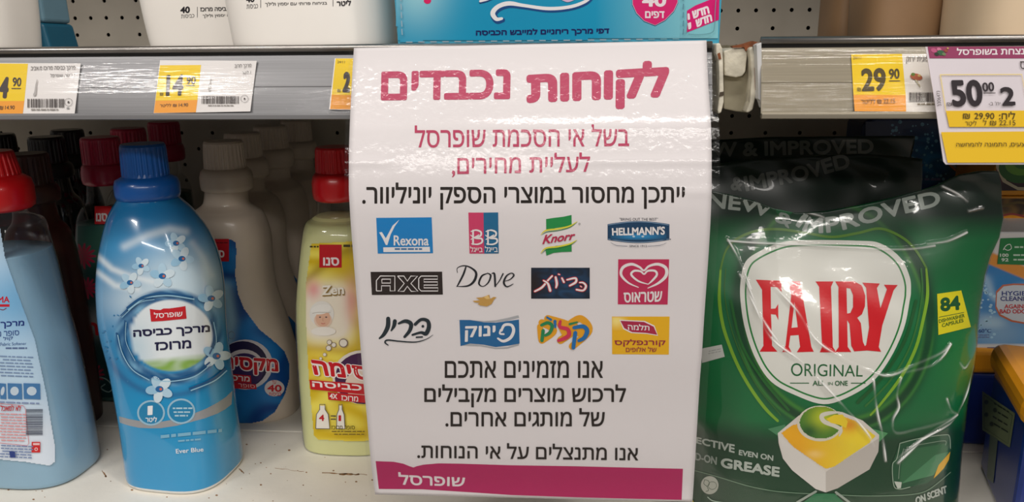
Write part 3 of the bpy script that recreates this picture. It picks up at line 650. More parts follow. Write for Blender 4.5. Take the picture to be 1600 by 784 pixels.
def tagB(J, t, fm):
    card([(250, 94), (401, 95), (391, 174), (240, 177)], CARD, t, fm)
    J.frame(0, 0, 3.92).quad([(980, 400), (1232, 398), (1210, 612), (952, 616)], YEL); J.build('price_field', t, fm, refine=30)
    J.quad([(952, 616), (1210, 612), (1200, 688), (942, 692)], ORG); J.build('unit_price_field', t, fm, refine=30)
    J.text('14', [(1022, 458), (1132, 456), (1120, 586), (1016, 588)], GK, .035); J.text('90', [(1146, 470), (1202, 468), (1198, 516), (1142, 518)], GK, .02); J.rect(1140, 522, 1196, 527, GK); J.text('₪', [(982, 568), (1002, 568), (1000, 586), (980, 586)], GK)
    J.text(H('לליטר'), [(982, 636), (1050, 634), (1048, 654), (980, 656)], GK); J.text('₪', [(1062, 638), (1084, 638), (1082, 654), (1060, 654)], GK); J.text('14.90', [(1098, 634), (1154, 632), (1152, 652), (1096, 654)], GK)
    J.bars(1238, 590, 1468, 636, GK); J.words(1260, 644, 1440, 654, (150, 145, 140)); J.ell(1500, 606, 24, 22, GK, hole=.92, n=36); J.ell(1500, 606, 5, 6, GK)
    J.text(H('מרכך חרוב'), [(1440, 396), (1542, 392), (1540, 420), (1438, 424)], GK); J.text(H('1 ליטר'), [(1486, 436), (1540, 434), (1538, 454), (1484, 458)], GK); J.stroke([(1296, 480), (1290, 520), (1284, 556)], [5, 9, 14], (176, 172, 170))
    J.build('label_print', t, fm, refine=30, start=4)
price_tag('price_label', 'yellow and white 14.90 price label under the glare on the left rail', tagB, loc=tuple(at(320, 177, .482)))
def tagC(J, t, fm):
    card([(523, 91), (610, 91), (602, 173), (514, 171)], CARD, t, fm)
    J.frame(350, 0, 3.92).quad([(684, 358), (1000, 358), (990, 584), (660, 580)], YEL); J.build('price_field', t, fm, refine=30)
    J.quad([(660, 580), (990, 584), (986, 674), (650, 668)], ORG); J.build('unit_price_field', t, fm, refine=30)
    J.text('24/11', [(696, 372), (741, 374), (740, 388), (695, 387)], GK); J.text('2', [(734, 440), (778, 440), (772, 568), (724, 566)], GK, .05); J.text('₪', [(696, 546), (716, 548), (714, 566), (694, 564)], GK); J.build('label_print', t, fm, refine=30, start=4)
price_tag('price_label', 'yellow price label half hidden behind the poster left edge', tagC, loc=tuple(at(540, 172, .482)))
def tagD(J, t, fm):
    card([(1331, 84), (1470, 84), (1470, 175), (1336, 174)], CARD, t, fm)
    f = (1100, 0, 3.136); J.frame(*f).quad([(721, 266), (970, 264), (988, 466), (732, 464)], YEL); J.build('price_field', t, fm, refine=30)
    J.quad([(732, 464), (988, 466), (990, 546), (738, 545)], ORG); J.build('unit_price_field', t, fm, refine=30)
    J.text('24/11', (730, 276, 768, 292), GK); J.text('29', [(768, 336), (888, 332), (894, 446), (772, 450)], (84, 72, 40), .035); J.text('90', [(904, 338), (956, 336), (958, 386), (906, 388)], (84, 72, 40), .03); J.rect(906, 395, 960, 399, GK); J.text('₪', (750, 430, 768, 448), GK)
    J.text(H('לליטר'), (768, 484, 838, 510), GK); J.text('₪', (848, 488, 868, 508), GK); J.text('22.15', (878, 484, 934, 508), GK)
    J.text(H('פונית ירוק'), [(990, 280), (1100, 276), (1100, 310), (990, 314)], GK); J.bars(1004, 454, 1160, 500, GK); J.words(1040, 508, 1130, 518, (140, 130, 110))
    J.ell(1038, 378, 30, 16, (180, 100, 70), .2); J.ell(1022, 366, 10, 8, (100, 130, 60)); J.ell(1052, 372, 8, 6, (210, 180, 120)); J.stroke([(1035, 395), (1050, 415), (1056, 428)], [8, 6, 3], (190, 180, 150))
    J.build('label_print', t, fm, refine=30, start=4)
price_tag('price_label', 'yellow and cream 29.90 price label on the right rail', tagD, loc=tuple(at(1395, 175, .482)))
# promotion sign hanging in front of the right rail
pm_ = pt_plane_map(tuple(at(1500, 75, .478)), (0.02, -1, .10))
ps = thing('promotion_sign', 'glossy yellow and white offer sign reading 50.00 in front of the right rail', 'sign', tuple(at(1530, 74, .478)))
card([(1446, 73), (1660, 72), (1668, 257), (1478, 257), (1474, 252), (1461, 160)], mat('offer_card', (222, 214, 220), .35, var=.02, coat=.3), ps, pm_, .0006, 'sign_card')
J = Ink().frame(1440, 60, 3.731)
J.quad([(34, 48), (830, 46), (830, 116), (46, 116)], (150, 64, 100)); J.build('header_band', ps, pm_, refine=40, base=.0002, label='plum header band with pale lettering')
J.text(H('תנצחת בשופרסל'), [(204, 56), (640, 50), (640, 94), (202, 98)], (232, 222, 226), .03)
for (x, y, r, c) in ((70, 70, 18, (190, 90, 130)), (100, 64, 14, (206, 120, 150)), (110, 84, 22, (60, 100, 70)), (86, 92, 14, (50, 60, 50)), (140, 72, 12, (150, 80, 60)), (128, 92, 12, (110, 130, 90)), (150, 58, 6, (200, 180, 90))): J.ell(x, y, r, r * .7, c, .3, 14)
J.text(H('פס'), (570, 134, 640, 178), GK)
YG = (232, 190, 44)
J.stroke([(106, 212), (580, 210), (620, 420)], 5, (236, 214, 140), smooth=False); J.stroke([(106, 212), (138, 420)], 5, (236, 214, 140), smooth=False)
J.quad([(138, 422), (760, 420), (770, 516), (158, 516)], YG); J.quad([(110, 546), (820, 540), (830, 722), (148, 724)], YG)
J.text('50', [(158, 242), (344, 240), (356, 396), (178, 398)], (52, 46, 50), .035); J.text('00', [(346, 258), (416, 254), (420, 308), (352, 312)], (60, 54, 58), .03); J.rect(356, 316, 426, 320, GK); J.text('2', [(448, 284), (536, 282), (542, 390), (466, 392)], (52, 46, 50), .035)
J.text(H("יח' ב-"), (386, 368, 454, 390), GK); J.text('₪', (142, 374, 170, 394), GK)
J.text(H('ליח:'), (446, 426, 540, 472), (90, 76, 40), .01); J.text('29.90', (302, 434, 418, 470), (90, 76, 40), .01); J.text('₪', (236, 438, 276, 468), (90, 76, 40), .01)
J.text(H('ליטר'), (248, 478, 314, 508), (90, 76, 40)); J.text(H('ל'), (352, 472, 372, 506), (90, 76, 40)); J.text('₪', (392, 480, 428, 506), (90, 76, 40)); J.text('22.15', (446, 476, 540, 506), (90, 76, 40))
J.text(H('מבצעים, התמונה להמחשה'), [(194, 604), (640, 600), (640, 632), (196, 634)], (90, 76, 40), .005)
J.text('3306473', [(86, 396), (80, 306), (100, 306), (108, 392)], GK)
J.build('sign_print', ps, pm_, refine=40, base=.0003)
# ================================================================ BOTTLES ON THE LOWER SHELF
def sections(rows, Yc, dr, n, rot=0.0):
    """rows: (pixel row, left, right, depth, squareness) of the outline, top to bottom; gives real cross-sections, bottom to top,
    narrowed until the body's own outline, with its depth, spans the same width"""
    out = []
    th = np.linspace(0, 2 * np.pi, 72, endpoint=False); zt = at(600, rows[0][0], Yc).z
    zb_ = at(600, rows[-1][0], Yc - dr * .8).z
    for r in rows:
        y, xl_, xr_ = r[:3]; a = at(xl_, y, Yc); b = at(xr_, y, Yc)
        nn = r[4] if len(r) > 4 else n; d = r[3] if len(r) > 3 and r[3] else dr; z = (a.z + b.z) / 2; z = (z - zb_) / (zt - zb_) * zt
        if z < .005: continue
        cx, hw = (a.x + b.x) / 2, (b.x - a.x) / 2; e = 2.0 / nn
        for _ in range(6):
            dd = min(hw, d); x = hw * np.sign(np.cos(th)) * np.abs(np.cos(th)) ** e; yy = dd * np.sign(np.sin(th)) * np.abs(np.sin(th)) ** e
            q = proj(np.stack([cx + x * math.cos(rot) - yy * math.sin(rot), Yc + x * math.sin(rot) + yy * math.cos(rot), np.full(72, z)], 1)); l, rr = q[:, 0].min(), q[:, 0].max()
            k = 2 * hw / max(1, rr - l); cx += ((xl_ + xr_) - (l + rr)) / 2 * k * .8; hw = max(.006, hw + ((xr_ - xl_) - (rr - l)) / 2 * k * .8)
        out.append([z, cx, Yc, hw, min(hw, d), nn])
    out.sort(key=lambda s: s[0]); o = out[0]
    out = [[0, o[1], o[2], o[3] * .93, o[4] * .93, o[5]], [.0022, o[1], o[2], o[3] * .985, o[4] * .985, o[5]]] + out
    return out
def cap_profile(r0, r1, h, rc, hc):            # collar (rc,hc) below a ridged cap (r0 bottom, r1 top, height h)
    return ([(rc * .86, 0), (rc * .97, hc * .08), (rc, hc * .25), (rc, hc * .62), (rc * .95, hc * .85), (r0 * 1.0, hc)],
            [(r0 * .9, hc * .97), (r0, hc), (r0, hc + h * .1), (r1 * 1.02, hc + h * .8), (r1, hc + h * .93), (r1 * .94, hc + h), (r1 * .5, hc + h * 1.0), (.0005, hc + h)])
def add_cap(t, c, r0, r1, h, rc, hc, m, sub=True, label=None):
    A, B = cap_profile(r0, r1, h, rc, hc)
    V, Fc = lathe(c, A, 64); col = mesh('collar', V, Fc, m, t, True)
    V, Fc = lathe(c, B, 168, ridge=(28, r0 * .035, hc + h * .06, hc + h * .90)); cp = mesh('cap', V, Fc, m, t, False, label)
    return cp
def px_r(x0, x1, y, Y): return (at(x1, y, Y).x - at(x0, y, Y).x) / 2
SK = ['z']
# ---- blue bottle with the flower print
def blue_art(x, y):
    c = solid(x, (28, 132, 186))
    c = mixc(c, solid(x, (14, 104, 158)), (385 - y) / 50.0)
    c = mixc(c, solid(x, (196, 220, 234)), 1.1 * blob(x, y, 284, 436, 74, 52))
    c = mixc(c, solid(x, (214, 230, 238)), .8 * blob(x, y, 230, 470, 70, 36))
    c = mixc(c, solid(x, (4, 142, 198)), np.clip((y - 585) / 40.0, 0, 1))
    for pts, w_, k_ in (([(150, 398), (175, 420), (205, 432), (240, 440)], 5, .8), ([(152, 425), (180, 446), (215, 452)], 5, .8), ([(195, 385), (230, 368), (265, 358), (290, 362)], 7, .55), ([(300, 380), (318, 402), (330, 430)], 6, .4)):
        c = mixc(c, solid(x, (225, 236, 242)), k_ * np.exp(-(seg(x, y, pts) / w_) ** 2))
    # splash ring
    e = np.hypot((x - 264) / 82.0, (y - 527) / 74.0); th = np.arctan2(y - 527, x - 264)
    st = .5 + .5 * np.sin(22 * e + 3 * th + 1.5 * np.sin(4 * th)) * np.cos(7 * th + 9 * e)
    ring = np.clip((e - .74) / .05, 0, 1) * np.clip((1.06 - e) / .08, 0, 1)
    rc_ = mixc(solid(x, (22, 88, 140)), solid(x, (120, 176, 210)), st ** 2)
    c = mixc(c, rc_, ring * .95)
    c = mixc(c, solid(x, (24, 96, 150)), .8 * np.exp(-((e - 1.22) / .07) ** 2) * np.clip((y - 540) / 30, 0, 1))
    i = np.hypot((x - 268) / 66.0, (y - 524) / 57.0); ins = np.clip((1.0 - i) / .05, 0, 1)
    inner = mixc(solid(x, (226, 234, 238)), solid(x, (170, 206, 226)), np.clip((250 - x) / 60.0, 0, 1) * np.clip((y - 480) / 60, 0, 1))
    inner = mixc(inner, solid(x, (132, 174, 76)), np.clip((y - 556 + .1 * (x - 268)) / 10, 0, 1) * (.7 + .3 * wave(x, y, .1, .2, .1)))
    c = mixc(c, inner, ins)
    c = mixc(c, solid(x, (40, 150, 200)), .5 * blob(x, y, 300, 700, 60, 60))
    return c
BLUE_CAP = mat('blue_cap_plastic', (14, 84, 160), .30, coat=.3, var=.04)
BODYV = vmat('sleeve_print_glossy', .22, coat=.8)
def blue_bottle():
    Y = .560; t = thing('softener_bottle', 'blue fabric softener bottle with ridged blue cap, white flowers and a splash ring', 'bottle', (at(280, 755, Y).x, Y, 0))
    rows = [(304, 186, 276, .028, 2), (312, 180, 283, .030, 2.1), (333, 167, 305, .033, 2.2), (371, 156, 331, .036, 2.4), (410, 150, 345, .037, 2.6), (448, 149, 351, .037, 2.7), (500, 154, 354, .037, 2.8), (556, 169, 360, .037, 2.9),
            (620, 182, 368, .037, 3), (663, 189, 374, .037, 3), (705, 195, 379, .037, 3.2), (724, 197, 381, .038, 3.4), (732, 198, 382, .0385, 3.4), (748, 200, 381, .0385, 3.4), (758, 203, 377, .037, 3.4), (763, 208, 371, .034, 3.2)]
    S = sections(rows, Y, .037, 2.6, -.10); V, Fc = loft(S, 220, 420, rot=-.10)
    px = front_px(V, Y - .03); C = blue_art(px[:, 0], px[:, 1]); back = V[:, 1] > Y + .01
    C[back] = np.array(lin((38, 130, 180)))
    sl = V[:, 2] < .0035; C[sl] = lin((220, 222, 220))
    mesh('bottle_body', V, Fc, BODYV, t, True, 'blue body with printed shrink sleeve', C)
    wm = wrap_map(V, Fc, Y - .03, .05)
    zt = S[-1][0]; cx = at(230, 290, Y).x
    r = px_r(190, 262, 270, Y)
    add_cap(t, (cx, Y, zt - .003), px_r(195, 262, 265, Y), px_r(192, 256, 225, Y), at(230, 224, Y).z - at(230, 274, Y).z, px_r(186, 278, 290, Y), at(230, 274, Y).z - zt + .003, BLUE_CAP)
    J = Ink(); fl = ((275, 380, 1.0, .2), (284, 404, 1.1, -.3), (221, 415, .85, .1), (254, 431, 1.15, .5), (204, 441, 1.0, -.2), (329, 466, 1.2, .3), (337, 556, 1.3, .8), (250, 607, 1.25, .1))
    for fx, fy, k_, a in fl:
        for q in range(5):
            an = a + q * 2 * math.pi / 5 + .4; J.ell(fx + 9 * k_ * math.cos(an), fy + 9 * k_ * math.sin(an), 8.5 * k_, 5.6 * k_, ((176, 208, 228), (206, 224, 234), (150, 194, 222))[q % 3], an, 14)
        J.ell(fx, fy, 5 * k_, 4 * k_, (30, 100, 160), 0, 12); J.ell(fx + 2, fy, 1.8 * k_, 1.8 * k_, (206, 110, 90), 0, 8)
        J.layer -= 4
    J.build('flower_print', t, wm, PRINT_GLOSS, refine=6, eps=.00003)['kind'] = 'stuff'
    J = Ink(); f3 = (180, 560, 3.5); f2 = (150, 350, 3.267)
    for k_ in range(14):                          # drops of the splash
        an = random.uniform(2.2, 4.3); rr = random.uniform(1.0, 1.22); J.ell(262 + 84 * rr * math.cos(an), 527 + 76 * rr * math.sin(an), random.uniform(1, 3), random.uniform(.8, 1.6), (44, 118, 168), an, 8)
    for pts, w_ in (([(183, 520), (190, 548), (206, 574), (232, 590)], 2.5), ([(196, 500), (196, 530), (210, 560)], 1.6), ([(326, 566), (300, 585), (262, 592), (236, 588)], 2.6), ([(200, 480), (225, 463), (260, 458), (300, 464)], 3), ([(190, 492), (215, 470), (240, 464)], 1.6), ([(330, 500), (334, 530), (326, 552)], 2.2), ([(296, 606), (330, 592), (350, 576)], 3)):
        J.stroke(pts, w_, (24, 84, 134)); J.stroke([(x + 2, y + 3) for x, y in pts], w_ * .6, (150, 196, 220))
    J.build('splash_print', t, wm, PRINT_GLOSS, refine=6)
    J.frame(*f3).fill([(20, 315), (75, 330), (130, 340), (200, 345), (250, 345), (340, 330), (430, 300), (500, 272), (560, 240), (605, 210), (640, 176), (636, 250), (600, 278), (560, 300), (490, 326), (420, 345), (340, 366), (250, 380), (190, 381), (130, 378), (75, 366), (26, 350)], (150, 152, 156))
    J.build('silver_band', t, wm, PRINT_GLOSS, refine=6, label='curved silver band around the lower body')
    J.frame(*f3)
    for cx_, cy_ in ((197, 296), (361, 287)): J.ell(cx_, cy_, 76, 70, (150, 190, 212)); J.ell(cx_, cy_, 66, 60, (24, 128, 176))
    WT = (232, 236, 240)
    J.text('1', [(178, 258), (206, 256), (207, 306), (180, 308)], WT, .03, .1); J.text(H('ליטר'), (168, 316, 230, 346), WT, .02)
    for a, b in ((266, 280), (287, 300), (306, 320)): J.words(306 + (a - 266) * .5, a, 422 - (a - 266) * .6, b, (170, 205, 222), 1)
    J.words(216, 420, 580, 448, (120, 176, 204), 1, -.10); J.words(340, 444, 466, 460, (120, 176, 204), 1, -.08)
    J.text('Ever Blue', [(333, 492), (480, 482), (481, 506), (335, 517)], (216, 226, 232), .02)
    J.build('small_lettering', t, wm, PRINT_GLOSS, refine=6, start=4)
    J.frame(*f2).fill([(275, 432), (300, 436), (330, 438), (345, 430), (375, 430), (418, 424), (456, 418), (462, 482), (400, 488), (340, 494), (282, 497)], (196, 26, 38))
    J.text(H('שופרסל'), [(296, 450), (440, 440), (442, 470), (298, 480)], (236, 230, 232), .02)
    J.build('red_badge', t, wm, PRINT_GLOSS, refine=6, start=4, label='small red badge with white lettering')
    J.frame(*f2).text(H('מרכך כביסה'), [(190, 540), (580, 514), (582, 562), (192, 588)], (20, 22, 64), .04); J.text(H('מרוכז'), [(300, 602), (484, 590), (486, 632), (302, 645)], (20, 22, 64), .04)
    J.build('title_lettering', t, wm, PRINT_GLOSS, refine=6, start=4)
    return t
blue_bottle()
# ---- clear bottles filled with liquid: shell, liquid, label
SHELLM = clear('clear_bottle_shell', .06, (.93, .94, .95), ior=1.45)
def liquid_bottle(name, lab, rows, Y, liq, zliq, capm, cap, rot=0.0, n=2.6, dr=.034, group=None):
    t = thing(name, lab, 'bottle', (at((rows[-2][1] + rows[-2][2]) / 2, 700, Y).x, Y, 0), group)
    S = sections(rows, Y, dr, n, rot); V, Fc = loft(S, 120, 160, rot=rot); mesh('bottle_shell', V, Fc, SHELLM, t, True)
    S2 = [[s[0], s[1], s[2], s[3] - .0008, s[4] - .0008, s[5]] for s in S if s[0] < zliq]; up = [s for s in S if s[0] >= zliq]
    if up and S2:
        a, b = S2[-1], up[0]; f = (zliq - a[0]) / max(1e-6, b[0] - a[0]); S2.append([a[i] + (([b[0], b[1], b[2], b[3] - .0008, b[4] - .0008, b[5]][i]) - a[i]) * f for i in range(6)])
    S2[0][0] += .0006
    V2, F2 = loft(S2, 120, 120, rot=rot); mesh('liquid', V2, F2, liq, t, True)
    zt = S[-1][0]; (xa, xb, ya), (xc, xd, yc), (xe, xf, ye), (yt, ym) = cap
    cxp = at((xe + xf) / 2, ye, Y).x
    add_cap(t, (cxp, Y, zt - .003), px_r(xa, xb, ya, Y), px_r(xc, xd, yc, Y), at(600, yt, Y).z - at(600, ym, Y).z, px_r(xe, xf, ye, Y), at(600, ym, Y).z - zt + .003, capm)
    return t, wrap_map(V, Fc, Y - dr + .006, .05), S
def art(J, poly, fn, step=1.6):
    from bisect import bisect
    xs_ = [p[0] for p in poly]; ys_ = [p[1] for p in poly]
    def mask(X, Yy):
        x, y = X.ravel(), Yy.ravel(); ins = np.zeros(len(x), bool); n = len(poly); j = n - 1
        for i in range(n):
            xi, yi = poly[i]; xj, yj = poly[j]; c = ((yi > y) != (yj > y)) & (x < (xj - xi) * (y - yi) / (yj - yi + 1e-12) + xi); ins ^= c; j = i
        return ins.reshape(X.shape)
    return J.paint(min(xs_), min(ys_), max(xs_), max(ys_), fn, step, mask)
LBLUE = mat('pale_blue_liquid', (150, 186, 208), .35, var=.03, sss=.15)
REDCAP = mat('red_cap_plastic', (206, 14, 22), .32, coat=.3, var=.04)
PINKCAP = mat('magenta_cap_plastic', (176, 22, 62), .34, coat=.3, var=.04)
t, wm, S = liquid_bottle('softener_bottle', 'pale blue softener bottle with red cap, cut by the left picture edge', 
    [(320, -52, 38, .020, 2), (334, -66, 46, .024, 2.1), (345, -82, 70, .030, 2.3), (371, -92, 79, .033, 2.5), (410, -96, 91, .035, 2.6), (480, -94, 109, .036, 2.7), (535, -88, 125, .036, 2.8), (620, -74, 144, .036, 2.9), (684, -62, 156, .036, 3), (722, -54, 160, .036, 3), (738, -50, 158, .035, 3), (750, -40, 146, .031, 3)],
    .556, LBLUE, .182, REDCAP, ((-44, 30, 265), (-40, 23, 240), (-58, 43, 295), (237, 276)), rot=-.05)
J = Ink(); lab = [(-60, 345), (0, 352), (8, 400), (26, 452), (55, 530), (73, 615), (87, 700), (86, 722), (78, 728), (40, 722), (-60, 712)]
art(J, lab, lambda x, y: mixc(mixc(solid(x, (186, 212, 232)), solid(x, (120, 176, 216)), blob(x, y, 20, 470, 70, 60)), solid(x, (214, 224, 236)), np.clip((y - 610) / 60, 0, 1)), 1.2)
f = (0, 440, 2.279); J.frame(*f)
J.text('SIGMA'[2:], [(-30, 52), (34, 52), (34, 74), (-30, 76)], (190, 30, 50), .03); J.rect(-30, 80, 34, 89, (190, 30, 50)); J.stroke([(-10, 94), (10, 100), (22, 94)], 3, (120, 60, 80))
J.text(H('מרכך'), [(2, 142), (86, 138), (86, 162), (2, 168)], (28, 50, 120), .03); J.text(H('סופר מרוכז')[-6:], [(-10, 176), (68, 172), (68, 190), (-10, 196)], (50, 80, 140), .01); J.text(H('קול'), [(12, 196), (46, 192), (46, 208), (12, 212)], (50, 80, 140), .01)
J.text('Fabric Softener', [(2, 216), (94, 214), (94, 224), (2, 228)], (70, 100, 150), 0); J.words(20, 233, 96, 242, (90, 110, 150), 1)
J.words(0, 262, 118, 342, (120, 144, 178), 7, .04, .4)
for a, b in ((0, 22), (28, 78), (84, 142)): J.quad([(a, 360), (b, 362), (b + 2, 418), (a + 2, 416)], (70, 120, 170)); J.ell((a + b) / 2, 388, (b - a) * .3, 16, (190, 206, 220), .2, 12)
J.words(0, 424, 140, 438, (130, 146, 180), 1, .04, .4)
J.stroke([(0, 432), (84, 440), (92, 452), (104, 574), (98, 582), (0, 572)], 1.6, (206, 90, 90), smooth=False)
J.text(H('לא למאכל'), [(4, 436), (76, 438), (76, 458), (4, 458)], (190, 50, 56), .02); J.words(0, 466, 94, 570, (216, 150, 152), 10, .03, .4)
J.bars(94, 452, 152, 544, (60, 66, 84), vertical=False)
f_ = J; J.items[-1] = (J.items[-1][0] + np.array([0, 0]), J.items[-1][1], J.items[-1][2], J.items[-1][3])
J.rect(114, 568, 144, 606, (200, 44, 46)); J.ell(130, 594, 6, 6, (230, 210, 210), hole=.6, n=12); J.words(118, 572, 142, 584, (230, 190, 190), 1)
J.words(0, 578, 120, 628, (110, 130, 170), 5, .04, .4); J.text('1', [(36, 600), (56, 602), (58, 624), (40, 624)], (44, 64, 130), .05)
J.build('back_label', t, wm, PRINT, refine=5, label='pale label with a red warning box and a sideways barcode')
# ---- yellow bottle with a baby's portrait
LYEL = mat('pale_yellow_liquid', (232, 230, 166), .35, var=.03, sss=.15)
t, wm, S = liquid_bottle('softener_bottle', 'pale yellow softener bottle with red cap and a baby picture beside the poster',
    [(306, 494, 558, .019, 2), (334, 494, 562, .020, 2), (340, 484, 574, .024, 2.2), (347, 475, 588, .029, 2.5), (371, 470, 597, .032, 2.6), (429, 464, 608, .033, 2.7), (480, 461, 616, .033, 2.8), (556, 464, 622, .033, 2.9), (642, 470, 626, .033, 3), (686, 475, 628, .033, 3), (700, 483, 624, .031, 3), (708, 496, 612, .028, 3)],
    .622, LYEL, .198, REDCAP, ((496, 556, 255), (496, 553, 235), (489, 562, 290), (229, 268)), rot=.0)
J = Ink(); lab = [(486, 380), (560, 376), (590, 380), (612, 500), (626, 684), (560, 690), (497, 687), (490, 680), (482, 590), (478, 511), (478, 440)]
def yart(x, y):
    c = mixc(solid(x, (214, 182, 30)), solid(x, (240, 222, 90)), wave(x, y, .03, .05, .05)); c = mixc(c, solid(x, (168, 140, 16)), .8 * np.exp(-(seg(x, y, [(478, 440), (520, 400), (560, 385)]) / 9) ** 2))
    c = mixc(c, solid(x, (244, 234, 214)), np.clip(1.5 * blob(x, y, 512, 488, 38, 46, 4), 0, 1)); c = mixc(c, solid(x, (236, 150, 150)), .8 * blob(x, y, 490, 452, 11, 14)); c = mixc(c, solid(x, (232, 160, 150)), .8 * blob(x, y, 550, 470, 12, 34))
    c = mixc(c, solid(x, (232, 190, 40)), blob(x, y, 482, 570, 30, 20)); return c
art(J, lab, yart, 1.1)
J.rect(499, 382, 534, 418, (190, 24, 34)); J.text(H('סנו'), (505, 402, 530, 415), (236, 224, 224), .04); J.text('Zen', [(504, 446), (537, 444), (538, 459), (503, 461)], (240, 232, 214), .03)
J.words(483, 384, 498, 388, (70, 60, 30), 1); J.words(536, 382, 560, 388, (70, 60, 30), 1)
# baby: white hood, face, eyes, nose, mouth
J.ell(503, 490, 19, 20, (238, 234, 226)); J.ell(505, 500, 14, 12, (236, 206, 184)); J.ell(505, 497, 11.5, 13, (230, 184, 156)); J.ell(502, 483, 16, 7.5, (244, 241, 234), -.18); J.stroke([(489, 489), (500, 487.5), (516, 488)], 1.2, (206, 200, 190))
J.ell(500.4, 495, 1.5, 1.0, (84, 72, 76)); J.ell(510, 495, 1.5, 1.0, (84, 72, 76)); J.stroke([(505, 496), (504.4, 500), (506, 500.6)], .7, (208, 150, 126)); J.stroke([(502.4, 504.5), (505.3, 505.4), (508.2, 504.4)], 1.0, (206, 112, 104)); J.ell(506, 517, 19, 7, (246, 240, 230))
J.text('Zen', [(505, 447), (538, 445), (539, 461), (504, 463)], (150, 120, 60), .05); J.text('Zen', [(504, 446), (537, 444), (538, 459), (503, 461)], (246, 240, 226), .03)
for x, y, r_ in ((515, 534, 4), (522, 538, 4), (514, 543, 4.5), (537, 535, 7), (508, 553, 3), (502, 559, 2.4)): J.ell(x, y, r_, r_, (130, 112, 110), hole=.82, n=18); J.ell(x, y, r_ * .8, r_ * .8, (236, 228, 214), n=14)
J.ell(566, 588, 46, 42, (226, 216, 206)); J.ell(568, 590, 44, 40, (70, 34, 74)); J.ell(570, 600, 30, 26, (226, 206, 190))
J.fill([(486, 556), (640, 570), (650, 604), (492, 602)], (240, 232, 228)) if False else None
T_ = [(488, 561), (600, 574), (600, 606), (496, 596)]
J.text(H('מקסימה'), [(486, 559), (630, 578), (634, 606), (494, 594)], (240, 230, 226), .085); J.text(H('מקסימה'), [(487, 560), (629, 579), (633, 605), (495, 593)], (198, 24, 36), .035)
J.quad([(485, 592), (640, 604), (640, 622), (487, 607)], (196, 26, 36)); J.text(H('מרכך כביסה'), [(489, 594), (640, 606), (640, 619), (490, 606)], (240, 230, 226), .03)
J.quad([(513, 611), (640, 622), (640, 634), (514, 623)], (196, 26, 36)); J.text('4X', [(516, 613), (528, 614), (528, 622), (516, 621)], (240, 230, 226), .03); J.text(H('מרוכז'), [(534, 616), (560, 618), (560, 626), (534, 624)], (240, 230, 226), .02)
for x0, k_ in ((505, 1.0), (533, .62)):
    J.fill([(x0 - 10 * k_, 668), (x0 - 9 * k_, 646), (x0 - 4 * k_, 638), (x0 - 4 * k_, 632), (x0 + 4 * k_, 632), (x0 + 4 * k_, 638), (x0 + 9 * k_, 646), (x0 + 11 * k_, 668)], (238, 232, 220)); J.stroke([(x0 - 10 * k_, 668), (x0 - 9 * k_, 646), (x0 - 4 * k_, 638), (x0 - 4 * k_, 630), (x0 + 4 * k_, 630), (x0 + 4 * k_, 638), (x0 + 9 * k_, 646), (x0 + 11 * k_, 668)], 1.1, (90, 90, 100), closed=True, smooth=False)
J.text('4', (500, 646, 508, 656), (190, 30, 40), .04); J.text('1', (530, 647, 534, 656), (190, 30, 40), .04); J.rect(518, 647, 526, 649, (90, 80, 60)); J.rect(518, 652, 526, 654, (90, 80, 60))
J.text(H('סופר מרוכז'), (519, 663, 555, 669), (90, 76, 20), .01); J.words(519, 671, 570, 680, (130, 110, 40), 2, 0, .4)
J.build('front_label', t, wm, PRINT, refine=5, label='yellow label with a baby in a white hood and bold red lettering')
# ---- pink capped bottle behind, with dark flowered label, and its repeats going back
DGL = mat('dark_teal_liquid', (66, 104, 96), .3, var=.1)
def pink(lab, dx=0):
    t, wm, S = liquid_bottle('softener_bottle', lab,
        [(282, 134, 190, .018, 2), (312, 134, 194, .019, 2), (322, 126, 204, .026, 2.3), (345, 118, 214, .029, 2.5), (400, 117, 222, .031, 2.7), (480, 121, 230, .032, 2.8), (560, 130, 236, .032, 2.9), (612, 138, 240, .032, 3), (630, 146, 236, .03, 3), (637, 154, 228, .027, 3)],
        .708, DGL, .172, PINKCAP, ((135, 190, 250), (134, 188, 222), (131, 194, 268), (214, 256)))
    J = Ink(); lb = [(120, 352), (200, 350), (216, 400), (230, 560), (238, 622), (150, 622), (136, 560), (124, 470)]
    def a(x, y):
        c = mixc(solid(x, (24, 64, 66)), solid(x, (70, 120, 104)), blob(x, y, 158, 380, 36, 34)); c = mixc(c, solid(x, (190, 190, 190)), .8 * blob(x, y, 160, 505, 28, 20))
        for cx_, cy_, r_ in ((130, 400, 21), (136, 450, 18), (146, 585, 18), (140, 612, 14), (172, 440, 14)):
            th = np.arctan2(y - cy_, x - cx_); rr = np.hypot(x - cx_, y - cy_); c = mixc(c, solid(x, (196, 30, 76)), np.clip((r_ * (.82 + .2 * np.cos(13 * th)) - rr) / 2, 0, 1) * (.7 + .3 * np.cos(13 * th)))
        return c
    art(J, lb, a, 1.4)
    J.rect(148, 322, 174, 350, (206, 30, 38)); J.text(H('סנו'), (150, 333, 168, 346), (236, 224, 224), .04); J.text(H('מקסימה'), [(136, 502), (230, 512), (232, 536), (140, 530)], (200, 26, 40), .04)
    J.stroke([(150, 588), (166, 592), (176, 604), (170, 612), (158, 606), (164, 600)], 2, (150, 176, 170))
    J.build('front_label', t, wm, PRINT, refine=6, label='dark teal label with magenta flowers'); return t
pk = pink('teal softener bottle with magenta cap and flowers, behind the blue bottle')
copy_tree(pk, (pk.location.x + at(207, 225, .796).x - at(162, 225, .708).x, .796, 0), 'teal magenta-capped bottle second in its row, mostly behind the blue cap')
copy_tree(pk, (pk.location.x + at(263, 225, .872).x - at(162, 225, .708).x, .872, 0), 'teal magenta-capped bottle farthest back, between blue and taupe caps')
